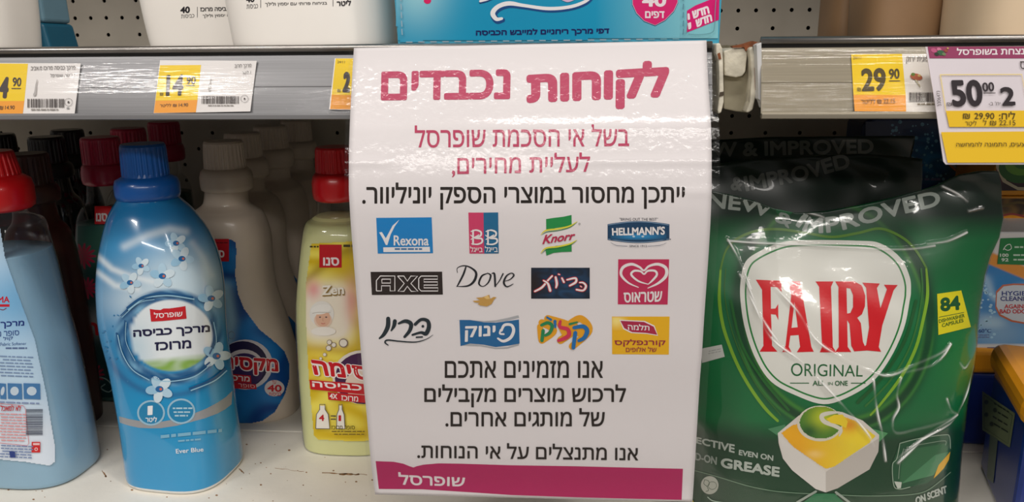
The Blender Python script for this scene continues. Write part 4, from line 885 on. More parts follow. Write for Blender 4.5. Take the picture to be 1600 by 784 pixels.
# ---- dark bottles in the shade at the left
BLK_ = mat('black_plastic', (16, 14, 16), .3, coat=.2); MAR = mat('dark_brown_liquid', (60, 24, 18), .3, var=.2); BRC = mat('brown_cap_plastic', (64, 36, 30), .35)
def dark(lab, px_, Y, capm, liqm, grp=None):
    x = at(px_, 300, Y).x; t = thing('softener_bottle', lab, 'bottle', (x, Y, 0), grp)
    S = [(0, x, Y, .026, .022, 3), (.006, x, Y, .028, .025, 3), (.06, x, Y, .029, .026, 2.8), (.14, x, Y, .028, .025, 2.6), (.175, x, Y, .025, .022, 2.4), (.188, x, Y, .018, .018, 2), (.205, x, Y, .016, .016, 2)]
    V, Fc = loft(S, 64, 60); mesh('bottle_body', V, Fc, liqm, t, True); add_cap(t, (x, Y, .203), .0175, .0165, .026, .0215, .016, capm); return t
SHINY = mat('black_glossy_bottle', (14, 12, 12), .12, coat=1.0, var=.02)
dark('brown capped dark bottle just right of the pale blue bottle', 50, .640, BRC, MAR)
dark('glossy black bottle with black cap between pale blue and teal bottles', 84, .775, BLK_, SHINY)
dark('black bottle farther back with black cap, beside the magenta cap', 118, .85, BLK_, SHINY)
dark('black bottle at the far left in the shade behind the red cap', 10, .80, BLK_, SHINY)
# ---- taupe pearl bottles, four in a row
TAUPE = mat('taupe_pearl_plastic', (212, 197, 180), .34, coat=.25, var=.03, sss=.05)
def taupe():
    Y = .676; t = thing('softener_bottle', 'taupe pearl bottle with ribbed taupe cap and blue label, behind the blue bottle', 'bottle', (at(370, 660, Y).x, Y, 0))
    rows = [(290, 320, 388, .019, 2), (312, 318, 389, .020, 2), (320, 314, 392, .024, 2.1), (328, 302, 402, .028, 2.3), (340, 288, 414, .031, 2.5), (371, 282, 424, .033, 2.6), (410, 280, 427, .033, 2.6), (445, 278, 431, .033, 2.6), (480, 276, 441, .033, 2.6), (514, 278, 453, .033, 2.6), (560, 282, 465, .033, 2.6), (600, 288, 468, .033, 2.6), (640, 296, 461, .033, 2.7), (660, 304, 448, .031, 2.8), (672, 316, 430, .028, 2.8)]
    S = sections(rows, Y, .033, 2.5); V, Fc = loft(S, 96, 160, rot=0); mesh('bottle_body', V, Fc, TAUPE, t, True); wm = wrap_map(V, Fc, Y - .03, .05)
    zt = S[-1][0]; cx = at(354, 280, Y).x
    add_cap(t, (cx, Y, zt - .004), px_r(322, 384, 255, Y), px_r(321, 379, 225, Y), at(600, 220, Y).z - at(600, 262, Y).z, px_r(315, 392, 278, Y), at(600, 262, Y).z - zt + .004, TAUPE)
    J = Ink(); lb = [(284, 373), (362, 374), (369, 378), (370, 392), (368, 429), (373, 460), (382, 482), (406, 514), (428, 532), (445, 548), (452, 566), (453, 590), (446, 616), (430, 644), (410, 658), (385, 663), (300, 660), (286, 600)]
    def a(x, y):
        c = mixc(solid(x, (10, 70, 140)), solid(x, (30, 120, 190)), wave(x, y, .02, .07, .05)); c = mixc(c, solid(x, (170, 210, 226)), .8 * np.exp(-(seg(x, y, [(345, 600), (350, 560), (360, 500), (352, 450)]) / 12) ** 2))
        return mixc(c, solid(x, (8, 50, 110)), blob(x, y, 378, 450, 10, 40))
    art(J, lb, a, 1.1)
    f = (300, 450, 2.347); J.frame(*f)
    J.ell(196, 280, 100, 92, (206, 200, 204)); J.ell(186, 280, 92, 86, (34, 26, 66)); J.ell(190, 290, 74, 66, (216, 206, 206)); J.ell(192, 300, 70, 62, (60, 40, 90))
    J.text(H('מקסימה'), [(60, 240), (318, 258), (322, 326), (60, 312)], (236, 226, 224), .085); J.text(H('מקסימה'), [(62, 243), (314, 260), (318, 322), (62, 309)], (200, 26, 38), .035)
    J.quad([(130, 312), (216, 320), (218, 348), (130, 342)], (196, 30, 42)); J.text(H('מרכ'), [(150, 318), (212, 324), (212, 342), (150, 338)], (240, 230, 226), .03); J.quad([(130, 342), (234, 352), (238, 370), (130, 366)], (196, 30, 42)); J.text(H('סופר'), [(170, 348), (230, 354), (232, 366), (170, 362)], (230, 190, 190), .01)
    J.ell(302, 366, 36, 30, (216, 206, 206)); J.text('40', [(276, 352), (328, 354), (328, 380), (276, 378)], (196, 30, 42), .04); J.text(H('עד'), (292, 338, 308, 350), (196, 30, 42), .01); J.text(H('כביסות'), (282, 382, 326, 394), (196, 30, 42), .01)
    J.ell(146, 172, 13, 15, (130, 150, 170), hole=.8); 
    J.frame().rect(330, 373, 358, 408, (190, 24, 36)); J.text(H('סנו'), [(334, 390), (351, 391), (351, 402), (334, 401)], (236, 226, 224), .04); J.words(338, 378, 356, 381, (120, 20, 26), 1)
    J.build('front_label', t, wm, PRINT, refine=6, label='deep blue label with bold red lettering'); return t
tp = taupe()
for i, (px_, Y, lb) in enumerate(((384, .748, 'taupe bottle second in its row, cap just right of the front taupe cap'), (428, .821, 'taupe bottle third in its row, dim in the shade'), (468, .894, 'taupe bottle last in its row, almost lost in the dark'))):
    copy_tree(tp, (tp.location.x + at(px_, 225, Y).x - at(354, 225, .676).x, Y, 0), lb)
# ================================================================ GOODS ON THE UPPER SHELF
WPL = mat('white_bottle_plastic', (247, 242, 235), .38, coat=.1, var=.01, sss=.05); CRM = mat('cream_jug_plastic', (222, 198, 166), .45, var=.03)
TANP = mat('tan_bottle_plastic', (146, 114, 82), .45, var=.05); TEAL = mat('teal_pouch', (14, 86, 112), .45, var=.05); TEAL2 = mat('steel_blue_film', (104, 140, 158), .45, var=.05)
def up_body(name, lab, cat, sec, m, n_=None, group=None, rot=0):
    t = thing(name, lab, cat, (sec[0][1], sec[0][2], ZR), group); V, Fc = loft([(z + ZR,) + tuple(r) for z, *r in sec], 96, 60, rot=rot); mesh('bottle_body', V, Fc, m, t, True)
    return t, V, Fc
def ubs(px0, px1, Yf, dp, top0, top1, h=.26, hn=True):  # section list from base edges (row 70) and edges at row 0
    a, b = at(px0, 70, Yf + dp), at(px1, 70, Yf + dp); c, d = at(top0, 0, Yf + dp), at(top1, 0, Yf + dp); k = (ZR + 0.0)
    dz = c.z - a.z; sl0, sl1 = (c.x - a.x) / dz, (d.x - b.x) / dz; out = []
    for z in (0, .003, .012, .04, .09, .14):
        f = max(0, z); x0, x1 = a.x + sl0 * f * (1 if f < .06 else .06 / f * 1 + .3 * (f - .06) / f), b.x + sl1 * f * (1 if f < .06 else .06 / f + .3 * (f - .06) / f)
        e = .93 if z == 0 else (.985 if z == .003 else 1); out.append((z, (x0 + x1) / 2, Yf + dp, (x1 - x0) / 2 * e, dp * e, 3.4))
    last = out[-1]; out += [(.165, last[1], last[2], last[3] * .8, dp * .8, 2.8), (.18, last[1], last[2], .02, .02, 2), (.2, last[1], last[2], .018, .018, 2)]
    return out
def up_bottle(lab, px0, px1, t0, t1, Yf, dp, m, capm, group=None):
    s = ubs(px0, px1, Yf, dp, t0, t1); t, V, Fc = up_body('laundry_bottle', lab, 'bottle', s, m); add_cap(t, (s[-1][1], s[-1][2], ZR + .197), .019, .018, .03, .022, .012, capm); return t, V, Fc
GK2 = (40, 38, 42)
t, V, Fc = up_bottle('white laundry bottle with black small print, in front, left of the turquoise pack', 378, 621, 366, 617, .528, .036, WPL, mat('white_cap', (225, 222, 220), .4))
J = Ink().frame(230, 0, 4.1); J.text('40', [(634, -22), (688, -24), (688, 14), (634, 17)], GK2, .05); J.text(H('כביסות'), [(638, 30), (710, 26), (710, 52), (638, 57)], GK2); J.rect(726, -20, 729, 50, GK2)
J.text(H('בניחוח פרותי עם יסמין ולילך'), [(756, 14), (1152, 8), (1152, 34), (756, 44)], GK2, .01); J.rect(1189, -20, 1192, 40, GK2); J.text(H('ליטר'), [(1214, 2), (1306, -4), (1306, 36), (1214, 40)], GK2, .035)
J.build('printed_text', t, wrap_map(V, Fc, .528, .06), PRINT, refine=5)
t, V, Fc = up_bottle('white laundry bottle with black small print, standing behind its twin', 250, 500, 234, 490, .606, .036, WPL, bpy.data.materials['white_cap'])
J = Ink().frame(230, 0, 4.1); J.text('40', [(212, 44), (274, 40), (274, 84), (212, 86)], GK2, .05); J.text(H('כביסות'), [(218, 94), (302, 90), (302, 112), (218, 118)], GK2); J.rect(320, 44, 323, 112, GK2)
J.text(H('מרכך כביסה מרוכז')[:], [(340, 46), (560, 42), (560, 68), (340, 74)], GK2, .03) if False else None
J.text(H('ם כביסה מרוכז'), [(340, 48), (556, 44), (556, 68), (340, 74)], GK2, .03); J.text(H('י עם יסמין ולילך'), [(356, 90), (566, 86), (566, 108), (356, 118)], GK2, .01)
J.build('printed_text', t, wrap_map(V, Fc, .606, .06), PRINT, refine=5)
up_bottle('white bottle at the left picture edge on the upper shelf', -120, 40, -125, 33, .560, .036, WPL, bpy.data.materials['white_cap'])
# teal two-tone pouch beside it
t = thing('refill_pouch', 'teal and steel blue pouch behind the left white bottle', 'pouch', (at(60, 72, .62).x, .62, ZR))
def pouch(t, pts, Y, m, name, dp=.03):
    A = [at(x, y, Y) for x, y in pts]; return slab(pts, Y, Y + dp, m, name, t, .004)
def slab2(t, xz, Y0, Y1, m, name, bev=.003, label=None):
    n = len(xz); V = [(x, Y0, z) for x, z in xz] + [(x, Y1, z) for x, z in xz]; Fc = [tuple(range(n))[::-1], tuple(range(n, 2 * n))] + [(i, (i + 1) % n, (i + 1) % n + n, i + n) for i in range(n)]
    mb = MB(); mb.V = V; mb.F = Fc; return mb.build(name, m, t, bev=bev, label=label)
a, b, c, d = at(20, 72, .62), at(79, 72, .62), at(66, 0, .62), at(66, 35, .62)
slab2(t, [(a.x, ZR), (b.x, ZR), (b.x - .004, d.z), (a.x, d.z)], .62, .66, TEAL, 'lower_panel', .003)
slab2(t, [(a.x, d.z), (b.x - .004, d.z), (b.x - .008, ZR + .15), (a.x + .004, ZR + .15)], .622, .658, TEAL2, 'upper_panel', .003, 'steel blue upper part')
# right side: blurred tan bottles and a cream jug
up_bottle('tan bottle right of the perforated panel, leftmost of the tan ones', 1284, 1345, 1290, 1350, .70, .03, TANP, TANP)
up_bottle('tan bottle in the middle behind the right rail', 1335, 1448, 1338, 1460, .615, .036, TANP, TANP)
t, V, Fc = up_bottle('tan bottle with a teal scrap, beside the cream jug', 1442, 1540, 1455, 1545, .72, .036, TANP, TANP)
J = Ink().quad([(1481, -30), (1493, -30), (1490, 14), (1479, 14)], (20, 84, 110)); J.build('teal_scrap', t, wrap_map(V, Fc, .72, .06), PRINT, refine=5, label='small teal scrap')
up_bottle('large cream plastic jug at the right picture edge', 1487, 1690, 1495, 1710, .545, .045, CRM, CRM)
# turquoise dryer sheet pack
t = thing('dryer_sheet_box', 'turquoise pack with dashed border, white swoosh and pink heart, above the poster', 'box', (at(860, 64, .512).x, .53, ZR))
pf = []; YD = .506
a, b = at(622, 67, YD), at(1124, 60, YD); c = at(613, 0, YD)
slab2(t, [(a.x, ZR), (b.x, ZR), (b.x + .001, ZR + .13), (a.x - (a.x - c.x) * 2.2, ZR + .13)], YD, YD + .05, mat('turquoise_carton', (60, 160, 190), .4, coat=.3, var=.01), 'carton', .0006)
pmD = plane_map(YD)
J = Ink()
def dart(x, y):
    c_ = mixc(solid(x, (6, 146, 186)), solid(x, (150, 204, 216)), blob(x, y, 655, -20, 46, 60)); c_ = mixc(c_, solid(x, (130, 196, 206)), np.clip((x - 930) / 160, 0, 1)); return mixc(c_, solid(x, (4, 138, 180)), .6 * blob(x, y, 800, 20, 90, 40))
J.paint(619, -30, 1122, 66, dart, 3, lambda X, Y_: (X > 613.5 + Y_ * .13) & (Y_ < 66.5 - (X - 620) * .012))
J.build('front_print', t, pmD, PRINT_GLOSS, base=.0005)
J = Ink().frame(600, 0, 2.963)
for i in range(23): x0 = 105 + i * 56; J.stroke([(x0, 195 - i * .65), (x0 + 26, 195 - i * .65)], 5, (160, 176, 186) if x0 < 1200 else (110, 160, 172))
for y0 in (-20, 20, 58, 98, 136): J.stroke([(80 + y0 * .04, y0), (82 + y0 * .04, y0 + 24)], 5, (150, 176, 190)); J.stroke([(1385 + y0 * .0, y0), (1383, y0 + 22)], 5, (90, 140, 156))
J.stroke([(1408, 158), (1460, 160), (1516, 150), (1528, 120), (1530, 60), (1534, 0)], 3, (100, 150, 160)); J.stroke([(1402, 100), (1398, 156)], 3, (100, 150, 160))
J.build('dashed_border', t, pmD, PRINT_GLOSS, base=.0005, start=2)['kind'] = 'stuff'
NVY = (12, 22, 90)
J.frame(600, 0, 2.963)
sw = [(546, 86), (520, 88), (504, 60), (530, 30), (580, 16), (650, 26), (760, 40), (860, 32), (930, 8), (965, -20)]; J.stroke([(x + 5, y + 7) for x, y in sw], [20, 30, 30, 30, 28, 22, 22, 20, 18, 10], (14, 70, 130)); J.stroke(sw, [12, 18, 22, 20, 20, 15, 16, 15, 14, 8], (232, 230, 232))
J.stroke([(446, 12), (480, 0), (520, -20)], [10, 16, 20], (14, 60, 120)); J.stroke([(446, 6), (480, -6), (520, -26)], [10, 16, 20], (232, 230, 232)); J.stroke([(820, -8), (850, 2), (880, -6)], [12, 16, 12], (210, 180, 210))
J.build('white_swoosh', t, pmD, PRINT_GLOSS, base=.0005, start=3)
J.text(H('דפי מרכך ריחניים למייבש הכביסה'), [(426, 136), (1043, 126), (1043, 162), (426, 172)], NVY, .035); J.build('carton_lettering', t, pmD, PRINT_GLOSS, base=.0005, start=5)
ht = [(1150, -30), (1152, 20), (1170, 60), (1205, 96), (1255, 116), (1300, 92), (1340, 50), (1358, 10), (1356, -30)]
J.fill([(x + (x - 1255) * .03, y + 5) for x, y in ht], (30, 60, 110)); J.fill([(x + (x - 1255) * .02, y + 2) for x, y in ht], (210, 190, 206)); J.fill(ht, (214, 30, 110)); J.text('40', (1194, -26, 1306, 32), (236, 224, 230), .05); J.text(H('דפים'), (1208, 52, 1298, 84), (236, 224, 230), .04)
J.build('pink_heart', t, pmD, PRINT_GLOSS, base=.0005, start=3)
J.ell(202, 4, 17, 14, (214, 24, 96)); J.build('pink_dot', t, pmD, PRINT_GLOSS, base=.0005, start=3)
J.fill([(1402, 50), (1440, 26), (1500, 2), (1552, -22), (1549, 92), (1402, 150)], (214, 14, 112)); WW = (240, 226, 232)
J.text(H('חדש חדש')[:], [(1400, 52), (1500, 26), (1504, 62), (1404, 92)], WW, .05) if False else None
J.text(H('חדש'), [(1424, 52), (1500, 26), (1508, 62), (1430, 88)], WW, .06); J.text(H('ח'), [(1404, 64), (1414, 60), (1416, 90), (1406, 94)], WW, .06); J.text(H('חדש'), [(1440, 92), (1514, 64), (1520, 98), (1446, 128)], WW, .06); J.text(H('ש'), [(1404, 108), (1420, 102), (1424, 132), (1408, 138)], WW, .06)
J.build('pink_sticker', t, pmD, PRINT_GLOSS, base=.0005, start=4, label='slanted magenta sticker with white lettering')
# ================================================================ GREEN CAPSULE BAGS
YBAG = .520
def interp_edge(e, x): return np.interp(x, [p[0] for p in e], [p[1] for p in e])
CREASES = [[(150, 0), (190, 90), (240, 190), (335, 262), (440, 370), (530, 470), (560, 520)], [(255, 30), (330, 110), (380, 190), (450, 240), (560, 290), (620, 300), (700, 270), (790, 240), (825, 215)],
           [(560, 315), (570, 420), (585, 480), (598, 570)], [(650, 310), (635, 360), (640, 400), (620, 440), (630, 480), (700, 475), (855, 455)], [(640, 565), (720, 510), (855, 455), (925, 310)],
           [(810, 390), (830, 430), (858, 452)], [(600, 300), (760, 275), (825, 215)], [(860, 280), (880, 300), (905, 280)], [(640, 580), (740, 500), (855, 452)], [(165, 10), (220, 140), (300, 250)]]
CREASES = [[(1080 + x / 2.154, 420 + y / 2.154) for x, y in c] for c in CREASES]
CREASES += [[(1134, 370), (1150, 400), (1165, 440)], [(1134, 372), (1200, 376), (1290, 380), (1400, 384), (1450, 378)], [(1440, 376), (1470, 371), (1500, 358)], [(1470, 290), (1490, 300), (1505, 312)], [(1506, 326), (1530, 322)], [(1175, 300), (1196, 310), (1205, 308), (1230, 322), (1240, 318)], [(1225, 310), (1245, 326), (1285, 338), (1270, 346)]]
def bag_surface(top, xl_, xr_rows, ybot, Y, T, nx, ny, film=False, seed=0, x_of=None):
    """a filled pouch: flat sealed top, full belly; rows/columns follow its outline in the front plane"""
    V = []; U = np.linspace(0, 1, nx); W_ = np.linspace(0, 1, ny); P = []
    for v in W_:
        for u in U:
            yy0 = 0
            xr_ = None
            # iterate once so that the right outline fits the row
            x = xl_ + u * (interp_edge(xr_rows, top[-1][1] + v * (ybot - top[-1][1])) - xl_); yt = interp_edge(top, x); y = yt + v * (ybot - yt)
            P.append((x, y))
    P = np.array(P); d = np.stack([(P[:, 0] - CX) / F, -(P[:, 1] - CY) / F, -np.ones(len(P))], 1) @ R3N.T
    A = np.array(CAM) + d * (Y / d[:, 1])[:, None]
    u = np.tile(U, ny); v = np.repeat(W_, nx)
    prof = np.clip(1 - np.abs(2 * u - 1) ** 2.6, 0, 1) ** .6; ver = np.sin(np.clip((v - .02) / .62, 0, 1) * np.pi / 2) ** 1.15
    puff = T * prof * ver
    x, z = A[:, 0] * 1000 + seed * 37, A[:, 2] * 1000
    wr = .9 * np.sin(x / 17 + 1.7 * np.sin(z / 23)) * np.sin(z / 19 + 1.3 * np.sin(x / 31)) + .35 * np.sin(x / 7 + z / 9 + 2 * np.sin(z / 13))
    top_w = np.exp(-(v / .16) ** 2); wr = wr * (.5 + 1.6 * top_w)
    return A, puff, wr * .001, P, u, v
GREEN, DKG = (8, 104, 56), (4, 58, 32)
BAGM = vmat('bag_film_print', .34, coat=.25)
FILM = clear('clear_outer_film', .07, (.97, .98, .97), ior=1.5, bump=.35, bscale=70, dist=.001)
_nt = FILM.node_tree; _o = [n for n in _nt.nodes if n.type == 'OUTPUT_MATERIAL'][0]; _s = _o.inputs[0].links[0].from_socket   # creases whitened in colour: stress whitening pushed up to paint their glints
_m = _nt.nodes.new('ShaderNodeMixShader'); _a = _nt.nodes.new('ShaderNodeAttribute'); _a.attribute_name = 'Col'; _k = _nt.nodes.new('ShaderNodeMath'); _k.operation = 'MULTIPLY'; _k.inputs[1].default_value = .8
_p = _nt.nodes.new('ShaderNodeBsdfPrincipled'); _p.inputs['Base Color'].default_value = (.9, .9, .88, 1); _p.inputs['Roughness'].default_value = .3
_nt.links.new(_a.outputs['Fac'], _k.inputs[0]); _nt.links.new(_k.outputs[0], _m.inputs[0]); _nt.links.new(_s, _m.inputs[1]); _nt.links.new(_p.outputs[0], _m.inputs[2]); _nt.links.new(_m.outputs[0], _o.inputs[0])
def grid_faces(nx, ny, rev=False):
    i, j = np.meshgrid(np.arange(nx - 1), np.arange(ny - 1)); a = (j * nx + i).ravel()
    f = np.stack([a, a + nx, a + nx + 1, a + 1], 1); return f[:, ::-1] if rev else f
def bag_art(x, y):
    c = mixc(solid(x, GREEN), solid(x, DKG), np.clip((y - 628) / 30, 0, 1)); c = mixc(c, solid(x, (3, 34, 22)), np.clip((372 - y) / 40, 0, 1))  # near-black top joins a print gradient with painted shade
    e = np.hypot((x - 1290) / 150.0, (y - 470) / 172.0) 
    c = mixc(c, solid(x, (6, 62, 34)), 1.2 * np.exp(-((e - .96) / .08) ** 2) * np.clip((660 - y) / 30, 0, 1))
    c = mixc(c, solid(x, (64, 132, 48)), .8 * np.exp(-((e - .90) / .02) ** 2) * (.4 + .6 * wave(x, y, .02, .03, .02)) * np.clip((650 - y) / 30, 0, 1)); c = mixc(c, solid(x, (70, 150, 60)), .5 * np.exp(-((e - 1.0) / .015) ** 2) * np.clip((y - 480) / 60, 0, 1) * np.clip((660 - y) / 30, 0, 1))
    c = mixc(c, solid(x, (30, 130, 60)), .6 * blob(x, y, 1500, 560, 50, 60)); return c
def green_bag(lab, top, xl_, xr_rows, ybot, Y, T, res, front=False, seed=0):
    nx, ny = res; A, puff, wr, P, u, v = bag_surface(top, xl_, xr_rows, ybot, Y, T, nx, ny, seed=seed); zmin = A[:, 2].min()
    A[:, 2] = np.maximum(A[:, 2], .0006)
    t = thing('capsule_bag', lab, 'bag', (A[:, 0].mean(), Y, 0), 'green capsule bags in a row')
    N0 = np.array([0, -1, 0.0]); Fr = A + N0 * (puff + wr + .001)[:, None]; Bk = A - N0 * (puff * 1.0 + .001)[:, None]
    C = bag_art(P[:, 0], P[:, 1]) if front else mixc(solid(P[:, 0], (3, 32, 20)), solid(P[:, 0], GREEN), np.clip((v - .25) / .2, 0, 1))  # rear bags: dark top is print gradient plus shade put into the colour
    n = nx * ny; V = np.vstack([Fr, Bk]); Fc = [tuple(f) for f in grid_faces(nx, ny)] + [tuple(f + n) for f in grid_faces(nx, ny, True)]
    g = lambda j, i: j * nx + i; bd = [g(0, i) for i in range(nx)] + [g(j, nx - 1) for j in range(1, ny)] + [g(ny - 1, i) for i in range(nx - 2, -1, -1)] + [g(j, 0) for j in range(ny - 2, 0, -1)]
    Fc += [(bd[i], bd[(i + 1) % len(bd)], bd[(i + 1) % len(bd)] + n, bd[i] + n) for i in range(len(bd))]
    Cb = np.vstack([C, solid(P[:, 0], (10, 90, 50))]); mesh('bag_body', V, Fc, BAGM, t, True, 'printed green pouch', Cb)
    fF = [tuple(f) for f in grid_faces(nx, ny)]
    return t, wrap_map(Fr, fF, Y, .03), (A, puff, wr, P, u, v)
TOPF = [(1050, 290), (1110, 298), (1150, 306), (1180, 314), (1210, 326), (1245, 333), (1290, 330), (1340, 321), (1380, 312), (1430, 300), (1462, 290), (1500, 273), (1530, 267), (1560, 267)]
XR = [(260, 1556), (300, 1562), (340, 1567), (370, 1560), (400, 1546), (430, 1537), (480, 1529), (560, 1520), (620, 1510), (700, 1500), (784, 1495), (840, 1492)]
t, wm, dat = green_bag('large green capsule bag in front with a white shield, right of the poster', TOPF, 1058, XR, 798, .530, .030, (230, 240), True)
J = Ink(); LG = (124, 168, 44)
def pb2(name, lab=None, st=0): J.build(name, t, wm, PRINT_GLOSS, refine=7, base=.0002, start=st, label=lab)
J.textpath('NEW', [(1105, 322), (1135, 326), (1168, 330), (1200, 340)], 21, (150, 158, 152), .045); pb2('top_lettering', 'grey word on the left of the bag top'); J.textpath('&', [(1210, 345), (1222, 350), (1232, 356)], 17, (130, 140, 134), .045); pb2('ampersand'); J.textpath('IMPROVED', [(1244, 352), (1262, 362), (1300, 362), (1350, 350), (1410, 334), (1470, 320)], 23, (150, 158, 152), .045)
pb2('top_lettering', 'grey capitals along the bag top')
ringp = [(1126, 420), (1124, 466), (1129, 505), (1140, 540), (1155, 575), (1174, 608), (1196, 638), (1215, 657)]; J.stroke(ringp, [3, 5, 5, 5, 5, 5, 5, 4], LG); J.stroke([(1447, 418), (1449, 460), (1442, 500), (1430, 545), (1408, 588), (1378, 628), (1360, 648)], [3, 5, 5, 5, 5, 4, 3], LG)
J.stroke([(1126, 420), (1134, 392), (1150, 374), (1180, 361), (1215, 358), (1260, 364), (1300, 370), (1340, 364), (1375, 357), (1408, 370), (1430, 390), (1447, 418)], [3, 3, 4, 4, 4, 4, 4, 4, 4, 4, 4, 3], (84, 128, 36))
J.stroke([(1134, 420), (1133, 466), (1148, 530), (1180, 598), (1220, 648)], 1.2, (60, 110, 40)); J.stroke([(1439, 420), (1440, 465), (1424, 535), (1392, 592), (1352, 634)], 3, (50, 110, 50)); J.stroke([(1142, 470), (1158, 535), (1190, 590), (1232, 640)], 4, (30, 96, 40)); J.stroke([(1431, 470), (1414, 530), (1380, 586), (1340, 628)], 5, (24, 84, 40))
pb2('green_rings')
SHD = [(1157, 440), (1163, 412), (1180, 396), (1219, 379), (1262, 375), (1340, 376), (1375, 380), (1406, 402), (1421, 432), (1423, 455), (1421, 470), (1412, 513), (1391, 559), (1363, 596), (1325, 620), (1287, 631), (1245, 618), (1205, 596), (1180, 559), (1164, 513), (1157, 470)]
sh = cr(SHD, 5, True); J.fill([tuple(p) for p in sh], (216, 214, 208)); cx_, cy_ = 1290, 500
J.stroke([(cx_ + (p[0] - cx_) * .935, cy_ + (p[1] - cy_) * .935) for p in sh[::3]], 2.6, (30, 120, 54), closed=True)
pb2('white_shield', 'white shield with a thin green line', 2)
RF = (206, 22, 34); J.frame(1080, 420, 2.154)
J.fill([(217, 36), (302, 40), (304, 78), (290, 62), (267, 60), (268, 134), (283, 133), (292, 118), (293, 172), (284, 154), (268, 152), (272, 258), (290, 278), (230, 278), (243, 258), (238, 70)], RF)
J.fill([(322, 42), (366, 42), (404, 262), (412, 278), (355, 280), (366, 262), (361, 222), (333, 224), (328, 262), (337, 279), (306, 279), (317, 258), (336, 90), (331, 60)], RF, [[(347, 110), (358, 196), (337, 198)]])
J.fill([(418, 42), (478, 42), (470, 60), (476, 262), (488, 280), (432, 280), (440, 262), (430, 60)], RF)
J.fill([(484, 42), (548, 42), (574, 56), (585, 90), (584, 125), (574, 152), (558, 164), (570, 182), (577, 245), (590, 274), (548, 277), (538, 258), (532, 185), (524, 172), (526, 262), (538, 279), (484, 279), (496, 262), (495, 60)], RF, [[(522, 64), (535, 66), (544, 88), (544, 128), (535, 148), (524, 150)]])
J.fill([(575, 46), (634, 49), (624, 64), (636, 132), (658, 68), (648, 53), (694, 54), (680, 72), (642, 190), (630, 262), (638, 278), (570, 272), (588, 255), (598, 196), (588, 64)], RF)
pb2('red_lettering', 'tall red flared capitals', 5)
J.frame(1080, 420, 2.154).text('ORIGINAL', [(335, 316), (578, 324), (576, 362), (336, 360)], (34, 96, 54), 0); J.rect(332, 382, 396, 385, (34, 96, 54)); J.rect(537, 382, 586, 385, (34, 96, 54)); J.text('ALL', (408, 375, 450, 392), (34, 96, 54), .02); J.text('IN', (460, 380, 476, 390), (34, 96, 54), 0); J.text('ONE', (483, 375, 526, 392), (34, 96, 54), .02)
pb2('green_lettering', None, 5)
J.frame(1080, 420, 2.154).quad([(827, 84), (908, 72), (940, 195), (831, 222)], (216, 204, 30)); J.text('84', [(836, 98), (902, 88), (906, 138), (838, 144)], (24, 84, 44), .05); J.stroke([(834, 162), (916, 146)], 2, (24, 84, 44)); J.text('DISHWASHER', [(832, 170), (918, 150), (919, 162), (833, 182)], (60, 100, 30), .02); J.text('CAPSULES', [(842, 184), (914, 166), (915, 178), (843, 196)], (60, 100, 30), .02)
pb2('yellow_sticker', 'yellow count sticker reading 84', 2)
J.quad([(33, 268), (103, 254), (113, 295), (37, 316)], (196, 196, 192)); J.words(56, 276, 100, 292, (150, 150, 150), 2, -.2, .3); pb2('white_sticker', 'small plain white price sticker', 2)
# capsule artwork
J.frame(1080, 600, 3.81)
J.fill([(455, 265), (560, 238), (560, 320), (520, 310)], (70, 130, 90)); J.fill([(1060, 258), (1170, 290), (1110, 350)], (80, 150, 96))
J.fill([(515, 290), (640, 185), (780, 150), (900, 165), (1020, 215), (1118, 300), (1112, 400), (1060, 505), (870, 618), (800, 642), (740, 622), (600, 510), (545, 440), (520, 350)], (214, 206, 200))
J.fill([(516, 300), (800, 520), (1118, 318), (1112, 400), (1060, 505), (870, 618), (800, 642), (740, 622), (600, 510), (545, 440)], (190, 182, 176)); J.fill([(516, 300), (800, 520), (800, 642), (740, 622), (600, 510), (545, 440)], (216, 210, 206))
def cart(x, y):
    c = mixc(solid(x, (232, 168, 20)), solid(x, (236, 208, 44)), np.clip((x - 1080 - 170) / 80, 0, 1)); c = mixc(c, solid(x, (240, 200, 120)), .8 * blob(x, y, 1080 + 735 / 3.81, 600 + 415 / 3.81, 12, 6)); return mixc(c, solid(x, (216, 120, 20)), .8 * blob(x, y, 1080 + 940 / 3.81, 600 + 240 / 3.81, 14, 12))
J.frame(); art(J, [(1080 + a_ / 3.81, 600 + b_ / 3.81) for a_, b_ in ((530, 288), (600, 240), (700, 215), (860, 170), (980, 215), (1100, 305), (1060, 350), (850, 492), (800, 504), (760, 480), (600, 370))], cart, 1.2)
J.frame(1080, 600, 3.81).ell(765, 232, 136, 106, (214, 206, 190)); J.frame(); art(J, [(1080 + (770 + 127 * math.cos(q)) / 3.81, 600 + (226 + 98 * math.sin(q)) / 3.81) for q in np.linspace(0, 2 * math.pi, 40)], lambda x, y: mixc(mixc(solid(x, (60, 120, 34)), solid(x, (176, 186, 40)), blob(x, y, 1285, 652, 20, 18)), solid(x, (28, 84, 30)), blob(x, y, 1262, 674, 14, 10)), 1.1)
J.frame(1080, 600, 3.81).stroke([(880, 165), (820, 170), (776, 186), (790, 220), (850, 245), (890, 270), (880, 305)], [10, 22, 26, 26, 24, 20, 8], (210, 204, 190)); J.fill([(800, 205), (850, 180), (900, 178), (930, 220), (920, 260), (880, 240), (830, 228)], (230, 200, 40))
pb2('capsule_picture', 'printed white capsule with yellow top and green swirl', 2)
J.frame(1080, 600, 3.81); GL = (176, 184, 176)
J.text('ECTIVE', [(30, 312), (260, 358), (258, 410), (30, 350)], GL, .04); J.text('EVEN ON', [(285, 388), (489, 422), (487, 456), (283, 420)], GL, .035); J.text('D-ON', [(25, 404), (155, 432), (152, 480), (25, 450)], (140, 150, 142), .035); J.text('GREASE', [(178, 434), (528, 492), (524, 552), (176, 494)], GL, .05); J.text('ON SCENT', [(1330, 672), (1515, 600), (1521, 644), (1336, 716)], GL, .04)
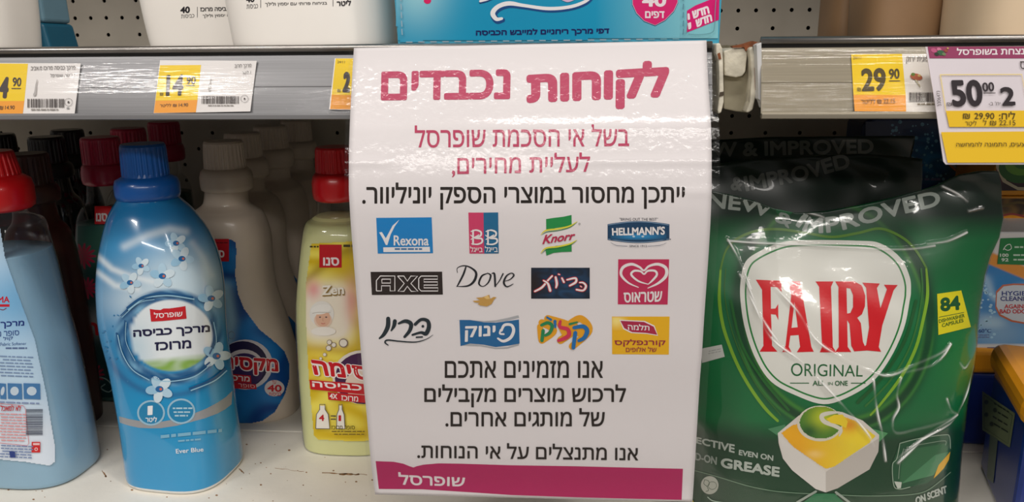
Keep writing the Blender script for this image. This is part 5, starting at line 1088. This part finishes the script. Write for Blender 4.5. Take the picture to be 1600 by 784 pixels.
J.stroke([(20, 512), (90, 530), (200, 562), (340, 604), (480, 632), (600, 644), (720, 650)], 4, (120, 150, 124)); J.stroke([(860, 655), (1000, 662), (1150, 662), (1300, 655), (1390, 636), (1460, 590), (1540, 522)], 4, (120, 150, 124))
J.fill([(640, 720), (735, 648), (850, 648), (930, 720)], (20, 110, 66)); J.stroke([(630, 700), (740, 636)], 14, (150, 160, 150), smooth=False); J.stroke([(860, 640), (940, 700)], 14, (150, 160, 150), smooth=False)
J.ell(112, 598, 52, 54, (180, 182, 172)); J.stroke([(82, 565), (78, 590), (96, 606), (104, 630), (90, 634)], 3, (60, 80, 60)); J.stroke([(82, 565), (104, 572), (110, 592), (96, 606)], 3, (60, 80, 60)); J.ell(128, 600, 26, 24, (60, 80, 60), hole=.9)
J.stroke([(100, 668), (130, 690), (190, 700)], 5, (170, 190, 176)); J.fill([(0, 680), (16, 690), (20, 710), (0, 720)], (200, 180, 40))
pb2('lower_lettering', None, 2)
J.frame(1080, 600, 3.81); J.fill([(1240, 350), (1260, 335), (1500, 300), (1534, 306), (1540, 400), (1520, 500), (1400, 590), (1240, 622), (1205, 600), (1192, 480)], (18, 78, 48)); J.fill([(1280, 390), (1520, 350), (1530, 420), (1330, 560), (1240, 590), (1250, 470)], (40, 100, 62)); J.fill([(1250, 590), (1450, 420), (1530, 400), (1440, 540)], (70, 130, 90))
J.fill([(1540, 400), (1470, 480), (1440, 560), (1462, 540), (1500, 500), (1530, 450)], (222, 170, 30))
for pts, w_ in (([(1240, 350), (1350, 322), (1500, 300), (1534, 310), (1540, 380)], 5), ([(1240, 350), (1222, 440), (1196, 480), (1204, 600), (1240, 622), (1300, 610)], 5), ([(1280, 372), (1400, 350), (1505, 335), (1510, 360)], 3), ([(1262, 380), (1240, 470), (1232, 560)], 3)): J.stroke(pts, w_, (150, 170, 150))
J.stroke([(1282, 370), (1282, 402)], 2, GL); J.stroke([(1266, 386), (1298, 386)], 2, GL); J.fill([(1205, 575), (1250, 580), (1245, 615), (1225, 618)], (190, 196, 186))
pb2('gel_pack_picture', 'printed clear gel pack with a yellow streak', 2)
# the clear outer film with its creases
A, puff, wr, P, u, v = dat
def make_film():
    nx, ny = 480, 500; A, puff, wr, P, u, v = bag_surface(TOPF, 1060, XR, 798, .530, .030, nx, ny); A[:, 2] = np.maximum(A[:, 2], .0006); h = np.zeros(len(P))
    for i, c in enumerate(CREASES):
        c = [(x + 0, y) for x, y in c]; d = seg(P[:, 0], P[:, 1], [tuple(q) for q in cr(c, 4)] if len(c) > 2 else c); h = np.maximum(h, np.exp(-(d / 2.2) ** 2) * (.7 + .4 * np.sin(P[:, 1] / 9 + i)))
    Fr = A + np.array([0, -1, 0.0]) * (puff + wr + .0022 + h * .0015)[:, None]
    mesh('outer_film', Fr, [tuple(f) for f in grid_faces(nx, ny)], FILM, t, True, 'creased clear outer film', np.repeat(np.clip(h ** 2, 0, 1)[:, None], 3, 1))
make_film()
TOP2 = [(1050, 268), (1090, 262), (1150, 252), (1200, 247), (1260, 243), (1340, 240), (1400, 243), (1440, 248)]
t, wm, _ = green_bag('green capsule bag second in its row, only its slanting top lettering showing', TOP2, 1050, [(240, 1440), (400, 1436), (620, 1425), (720, 1415)], 712, .610, .024, (110, 90), seed=2)
J = Ink(); J.textpath('&', [(1142, 296), (1158, 298)], 20, (100, 106, 100), .04); J.build('ampersand', t, wm, PRINT_GLOSS, refine=6, base=.0003); J.textpath('IMPROVED', [(1166, 298), (1200, 292), (1260, 280), (1300, 268), (1328, 262)], 22, (100, 106, 100), .045); J.build('top_lettering', t, wm, PRINT_GLOSS, refine=6, base=.0003)  # lettering greyed to paint in the shade deep in the shelf
TOP3 = [(1050, 222), (1110, 219), (1200, 214), (1300, 213), (1425, 212), (1440, 213)]
t, wm, _ = green_bag('green capsule bag third in its row, dim top edge and straight lettering', TOP3, 1050, [(210, 1428), (260, 1422), (300, 1421), (600, 1410)], 622, .725, .024, (110, 90), seed=5)
J = Ink(); J.textpath('NEW & IMPROVED', [(1070, 246), (1120, 244), (1180, 243), (1250, 241), (1310, 240), (1364, 239)], 21, (100, 106, 100), .045); J.build('top_lettering', t, wm, PRINT_GLOSS, refine=6, base=.0003)  # same darkened lettering, shade carried by its colour
# ================================================================ BLUE POUCH AND TUBS AT THE RIGHT
t = thing('detergent_pouch', 'dark blue detergent pouch with bubbles and a red badge, deep behind the green bags', 'pouch', (at(1470, 300, .80).x, .81, 0))
a, b = at(1350, 185, .80), at(1556, 185, .80); pw = [(a.x, .0), (b.x, .0), (b.x + .002, .255), (b.x - .01, .262), (a.x + .01, .262), (a.x, .255)]
slab2(t, pw, .80, .85, mat('navy_pouch_film', (14, 44, 96), .35, coat=.4), 'pouch_body', .004)
J = Ink(); J.paint(1352, 190, 1556, 360, lambda x, y: mixc(mixc(solid(x, (10, 34, 84)), solid(x, (40, 130, 190)), blob(x, y, 1450, 250, 50, 40) * (.5 + .5 * wave(x, y, .1, .1, .1))), solid(x, (20, 50, 140)), np.clip((y - 285) / 20, 0, 1)), 3)
for _ in range(90):
    x, y, r_ = random.uniform(1390, 1480), random.uniform(190, 290), random.uniform(.8, 3.2); J.ell(x, y, r_, r_, (110, 170, 200), n=9); J.layer -= 1
J.layer += 2; J.stroke([(1480, 254), (1496, 268), (1510, 272), (1522, 264), (1530, 256)], 3, (206, 130, 80)); J.stroke([(1484, 254), (1498, 264), (1510, 267), (1524, 256)], 4, (150, 170, 190))
J.quad([(1424, 254), (1443, 256), (1440, 262), (1426, 261)], (80, 90, 130)); J.quad([(1422, 262), (1440, 263), (1437, 273), (1421, 272)], (210, 50, 56)); J.text('22', (1425, 264, 1436, 271), (236, 220, 220), .04); J.words(1422, 278, 1470, 284, (110, 120, 170), 1)
J.build('pouch_print', t, plane_map(.80), PRINT_GLOSS, base=.0006)
t2 = thing('detergent_pouch', 'orange topped pouch corner beside the dark blue pouch under the right rail', 'pouch', (at(1500, 185, .87).x, .88, 0))
a, b = at(1440, 185, .87), at(1560, 185, .87); slab2(t2, [(a.x, 0), (b.x, 0), (b.x, .252), (b.x - .02, .275), (a.x, .275)], .865, .90, mat('orange_pouch_film', (190, 96, 30), .4), 'pouch_body', .003)
YEO = mat('orange_yellow_plastic', (226, 150, 22), .38, coat=.2, var=.03); NAVY = mat('deep_blue_plastic', (16, 44, 120), .35, coat=.3, var=.04)
def tub(name, lab, cat, x0, x1, z0, z1, Y0, Y1, lidm, bodym, lid_h, over=.003, r=.004):
    t = thing(name, lab, cat, ((x0 + x1) / 2, (Y0 + Y1) / 2, z0))
    MB().box((x0 + over, Y0 + over, z0), (x1 - over, Y1 - over, z1 - lid_h)).build('tub_body', bodym, t, bev=r)
    MB().box((x0, Y0, z1 - lid_h), (x1, Y1, z1)).build('lid', lidm, t, bev=min(r * 1.3, lid_h * .45)); return t
# front tub: orange lid, blue body, dish-shaped label
Yt = .520
def X(px, py, Y): return at(px, py, Y).x
def Z(px, py, Y): return at(px, py, Y).z
t = thing('capsule_tub', 'blue plastic tub with thick orange lid at the bottom right corner', 'tub', (X(1600, 700, .53), .58, 0))
zl1 = .108; zl0 = Z(1560, 655, .530); xb0 = X(1552, 700, .528)
def rot_box(c, w_, d_, z0, z1, ang, bev, name, m, parent):
    V = []; 
    for z in (z0, z1):
        for sx, sy in ((0, 0), (1, 0), (1, 1), (0, 1)):
            x, y = sx * w_, sy * d_; V.append((c[0] + x * math.cos(ang) - y * math.sin(ang), c[1] + x * math.sin(ang) + y * math.cos(ang), z))
    mb = MB(); mb.V = V; mb.F = [(3, 2, 1, 0), (4, 5, 6, 7), (0, 1, 5, 4), (1, 2, 6, 5), (2, 3, 7, 6), (3, 0, 4, 7)]; return mb.build(name, m, parent, bev=bev)
ANG = math.radians(-34); c0 = (X(1605, 640, .515), .515)
rot_box((c0[0], c0[1]), .20, .13, 0, .088, math.radians(-2), .012, 'tub_body', NAVY, t) if False else None
# the near corner points at the shopper: long side recedes to the left
pc = at(1601, 640, .500); pl_ = at(1545, 585, .600)
ux = Vector((pl_.x - pc.x, pl_.y - pc.y)).normalized(); ang = math.atan2(ux.y, ux.x)
LD, WD = .115, .16
def corner_box(o, L, Wd, z0, z1, bev, name, m, inset=0.0):
    n_ = Vector((ux.y, -ux.x)); n_ = n_ if n_.x > 0 else -n_; o = Vector(o) + ux * inset + n_ * inset; L -= 2 * inset; Wd -= 2 * inset
    q = [o, o + n_ * Wd, o + n_ * Wd + ux * L, o + ux * L]; V = [(p.x, p.y, z) for z in (z0, z1) for p in q]
    mb = MB(); mb.V = V; mb.F = [(3, 2, 1, 0), (4, 5, 6, 7), (0, 1, 5, 4), (1, 2, 6, 5), (2, 3, 7, 6), (3, 0, 4, 7)]; return mb.build(name, m, t, bev=bev)
corner_box((pc.x, pc.y), LD, WD, .0005, .087, .006, 'tub_body', NAVY, .004); corner_box((pc.x, pc.y), LD, WD, .083, .106, .009, 'lid', YEO)
corner_box((pc.x, pc.y), LD, WD, .106, .1066, .0002, 'lid_panel', mat('pale_blue_lid_sticker', (150, 186, 214), .35), .026)
nrm = Vector((-ux.y, ux.x, 0)); nrm = nrm if nrm.x < 0 else -nrm
smap = pt_plane_map((pc.x - nrm.x * -.0, pc.y, 0.05), tuple(nrm)); P0 = Vector((pc.x, pc.y, .05)) - nrm * .004; smap = pt_plane_map(tuple(P0), tuple(nrm))
J = Ink().frame(1480, 380, 1.9417); J.quad([(108, 448), (208, 516), (192, 620), (108, 566)], (120, 130, 96)); J.stroke([(114, 460), (200, 522), (186, 608), (114, 560)], 1.5, (60, 66, 56), closed=True, smooth=False); J.quad([(132, 580), (156, 594), (142, 728), (122, 712)], (92, 104, 92))
for y0 in (480, 500, 522, 542): J.words(140, y0, 190, y0 + 8, (50, 56, 50), 1, .6, .6)
for x, y in ((122, 482), (148, 506), (122, 520), (138, 548)): J.ell(x, y, 6, 7, (60, 66, 56), n=10)
J.build('side_sticker', t, smap, PRINT, base=.0004, label='dull green sticker with small dark print')
fmap = pt_plane_map((pc.x, pc.y + .0035, .05), (ux.x * -1, ux.y * -1, 0))
# stack behind: orange tub, then detergent carton on it, then more packs farther back
t = tub('capsule_tub', 'orange-lidded tub behind the corner tub, under the blue and white carton', 'tub', X(1490, 560, .64), X(1700, 560, .64), 0, Z(1560, 546, .64), .64, .735, YEO, NAVY, .022)
zt_ = Z(1560, 546, .64); Yc_ = .645; x0, x1 = X(1519, 540, Yc_), X(1690, 540, Yc_); zc1 = Z(1560, 362, Yc_)
t = thing('detergent_carton', 'blue and white detergent carton with a hygiene shield, standing on an orange lid', 'box', ((x0 + x1) / 2, Yc_ + .03, zt_))
MB().box((x0, Yc_, zt_), (x1, Yc_ + .07, zc1)).build('carton', mat('white_carton', (216, 216, 216), .4, coat=.3, var=.02), t, bev=.0015)
J = Ink().frame(1480, 380, 1.9417)
def hart(x, y):
    c = mixc(solid(x, (40, 130, 196)), solid(x, (190, 220, 236)), np.clip(.5 * blob(x, y, 1560, 520, 60, 30) + .6 * wave(x, y, .06, -.05, .05) ** 3, 0, 1)); q = y - (400 + (x - 1540) * .42)
    c = mixc(c, solid(x, (226, 150, 60)), np.clip(-(q - 12) / 3, 0, 1)); c = mixc(c, solid(x, (216, 216, 214)), np.clip(-(q + 8) / 4, 0, 1)); return mixc(c, solid(x, (216, 216, 214)), np.clip((y - 536) / 2, 0, 1))
J.frame(); J.paint(1520, 364, 1690, 545, hart, 1.6); J.frame(1480, 380, 1.9417)
for _ in range(40):
    x, y, r_ = random.uniform(84, 145), random.uniform(120, 290), random.uniform(1.5, 5); J.ell(x, y, r_ * 1.3, r_, (170, 212, 236), n=8); J.layer -= 1
J.layer += 2
shd = [(170, 130), (200, 126), (280, 128), (280, 220), (240, 240), (196, 232), (160, 214), (148, 190), (150, 150)]; J.fill([(x - 3 if x < 200 else x, y + (5 if y > 180 else -5)) for x, y in shd], (200, 110, 80)); J.fill(shd, (206, 216, 224))
BL2 = (36, 56, 130); J.text('HYGIENE', (164, 144, 270, 158), BL2, .03); J.text('CLEANLINESS', (160, 160, 292, 174), BL2, .03); J.text('AGAINST', (172, 184, 250, 197), (200, 50, 60), .03); J.text('BAD ODORS', (158, 199, 256, 212), (200, 50, 60), .03)
J.text('-60°C', (88, 258, 132, 270), (60, 90, 150), .01); J.words(80, 275, 126, 288, (120, 140, 180), 2)
J.stroke([(80, 318), (280, 318)], 2, (180, 60, 70)); J.quad([(120, 314), (150, 314), (148, 320), (118, 320)], (60, 60, 110))
J.quad([(160, -16), (280, -20), (280, 66), (150, 62)], (30, 124, 66)); J.text('100', (158, 30, 184, 40), (220, 230, 220), .04); J.text('92', (162, 44, 184, 54), (220, 230, 220), .04); J.words(196, 8, 280, 16, (190, 216, 196), 1); J.words(192, 32, 280, 40, (190, 216, 196), 1); J.words(190, 46, 280, 54, (190, 216, 196), 1); J.stroke([(168, 18), (176, 6), (188, 2), (192, 14), (182, 20), (172, 16)], 2.4, (220, 230, 220))
J.build('carton_print', t, plane_map(Yc_), PRINT_GLOSS, base=.0005)
Yp = .70
def pack(lab, y0, y1, paintf, extra=None, edge=True):
    zt0, zt1 = Z(1570, y1, Yp), Z(1570, y0, Yp); xa, xb = X(1554, (y0 + y1) / 2, Yp), X(1700, (y0 + y1) / 2, Yp)
    t = thing('capsule_tray', lab, 'box', ((xa + xb) / 2, Yp + .03, zt0)); MB().box((xa, Yp, zt0), (xb, Yp + .07, zt1 - .0003)).build('tray_body', YEO, t, bev=.0015)
    J = Ink(); J.paint(1556, y0 + 4, 1690, y1 - 8, paintf, 2)
    if extra: extra(J)
    J.build('tray_print', t, plane_map(Yp), PRINT_GLOSS, base=.0005); return t
pack('orange edged tray standing right behind the carton top', 344, 380, lambda x, y: mixc(solid(x, (206, 130, 30)), solid(x, (224, 160, 40)), wave(x, y, .05, .1, .1)))
pack('orange edged tray with a dark brown picture, third below the sign', 306, 343.5, lambda x, y: mixc(solid(x, (60, 40, 24)), solid(x, (130, 96, 40)), wave(x, y, .08, .2, .12)), lambda J: (J.stroke([(1562, 338), (1580, 334), (1600, 338)], 3, (150, 50, 50)), J.stroke([(1566, 322), (1590, 316), (1610, 320)], 4, (110, 90, 40))))
zt0 = Z(1570, 305.5, Yp)
t = pack('pack with a green swirl on magenta, directly below the offer sign', 234, 305.5, lambda x, y: mixc(solid(x, (110, 20, 60)), solid(x, (40, 20, 30)), np.clip((y - 260) / 30, 0, 1)),
     lambda J: (J.fill([(1555, 240), (1556, 262), (1566, 284), (1590, 297), (1700, 300), (1700, 296), (1590, 292), (1572, 282), (1563, 262)], (190, 180, 150)), J.ell(1592, 262, 32, 24, (34, 96, 30)), J.ell(1594, 258, 24, 16, (96, 150, 40)), J.ell(1598, 256, 14, 8, (50, 110, 40)), J.stroke([(1570, 240), (1590, 246), (1620, 244)], 5, (150, 190, 60))))
zb = Z(1570, 380, Yp); MBx = thing('capsule_tray', 'lowest orange tray carrying the stack behind the carton', 'box', (X(1640, 500, Yp), Yp + .03, 0)) 
MB().box((X(1554, 400, Yp), Yp + .04, 0), (X(1700, 400, Yp), Yp + .10, zb - .0003)).build('tray_body', YEO, MBx, bev=.0015)
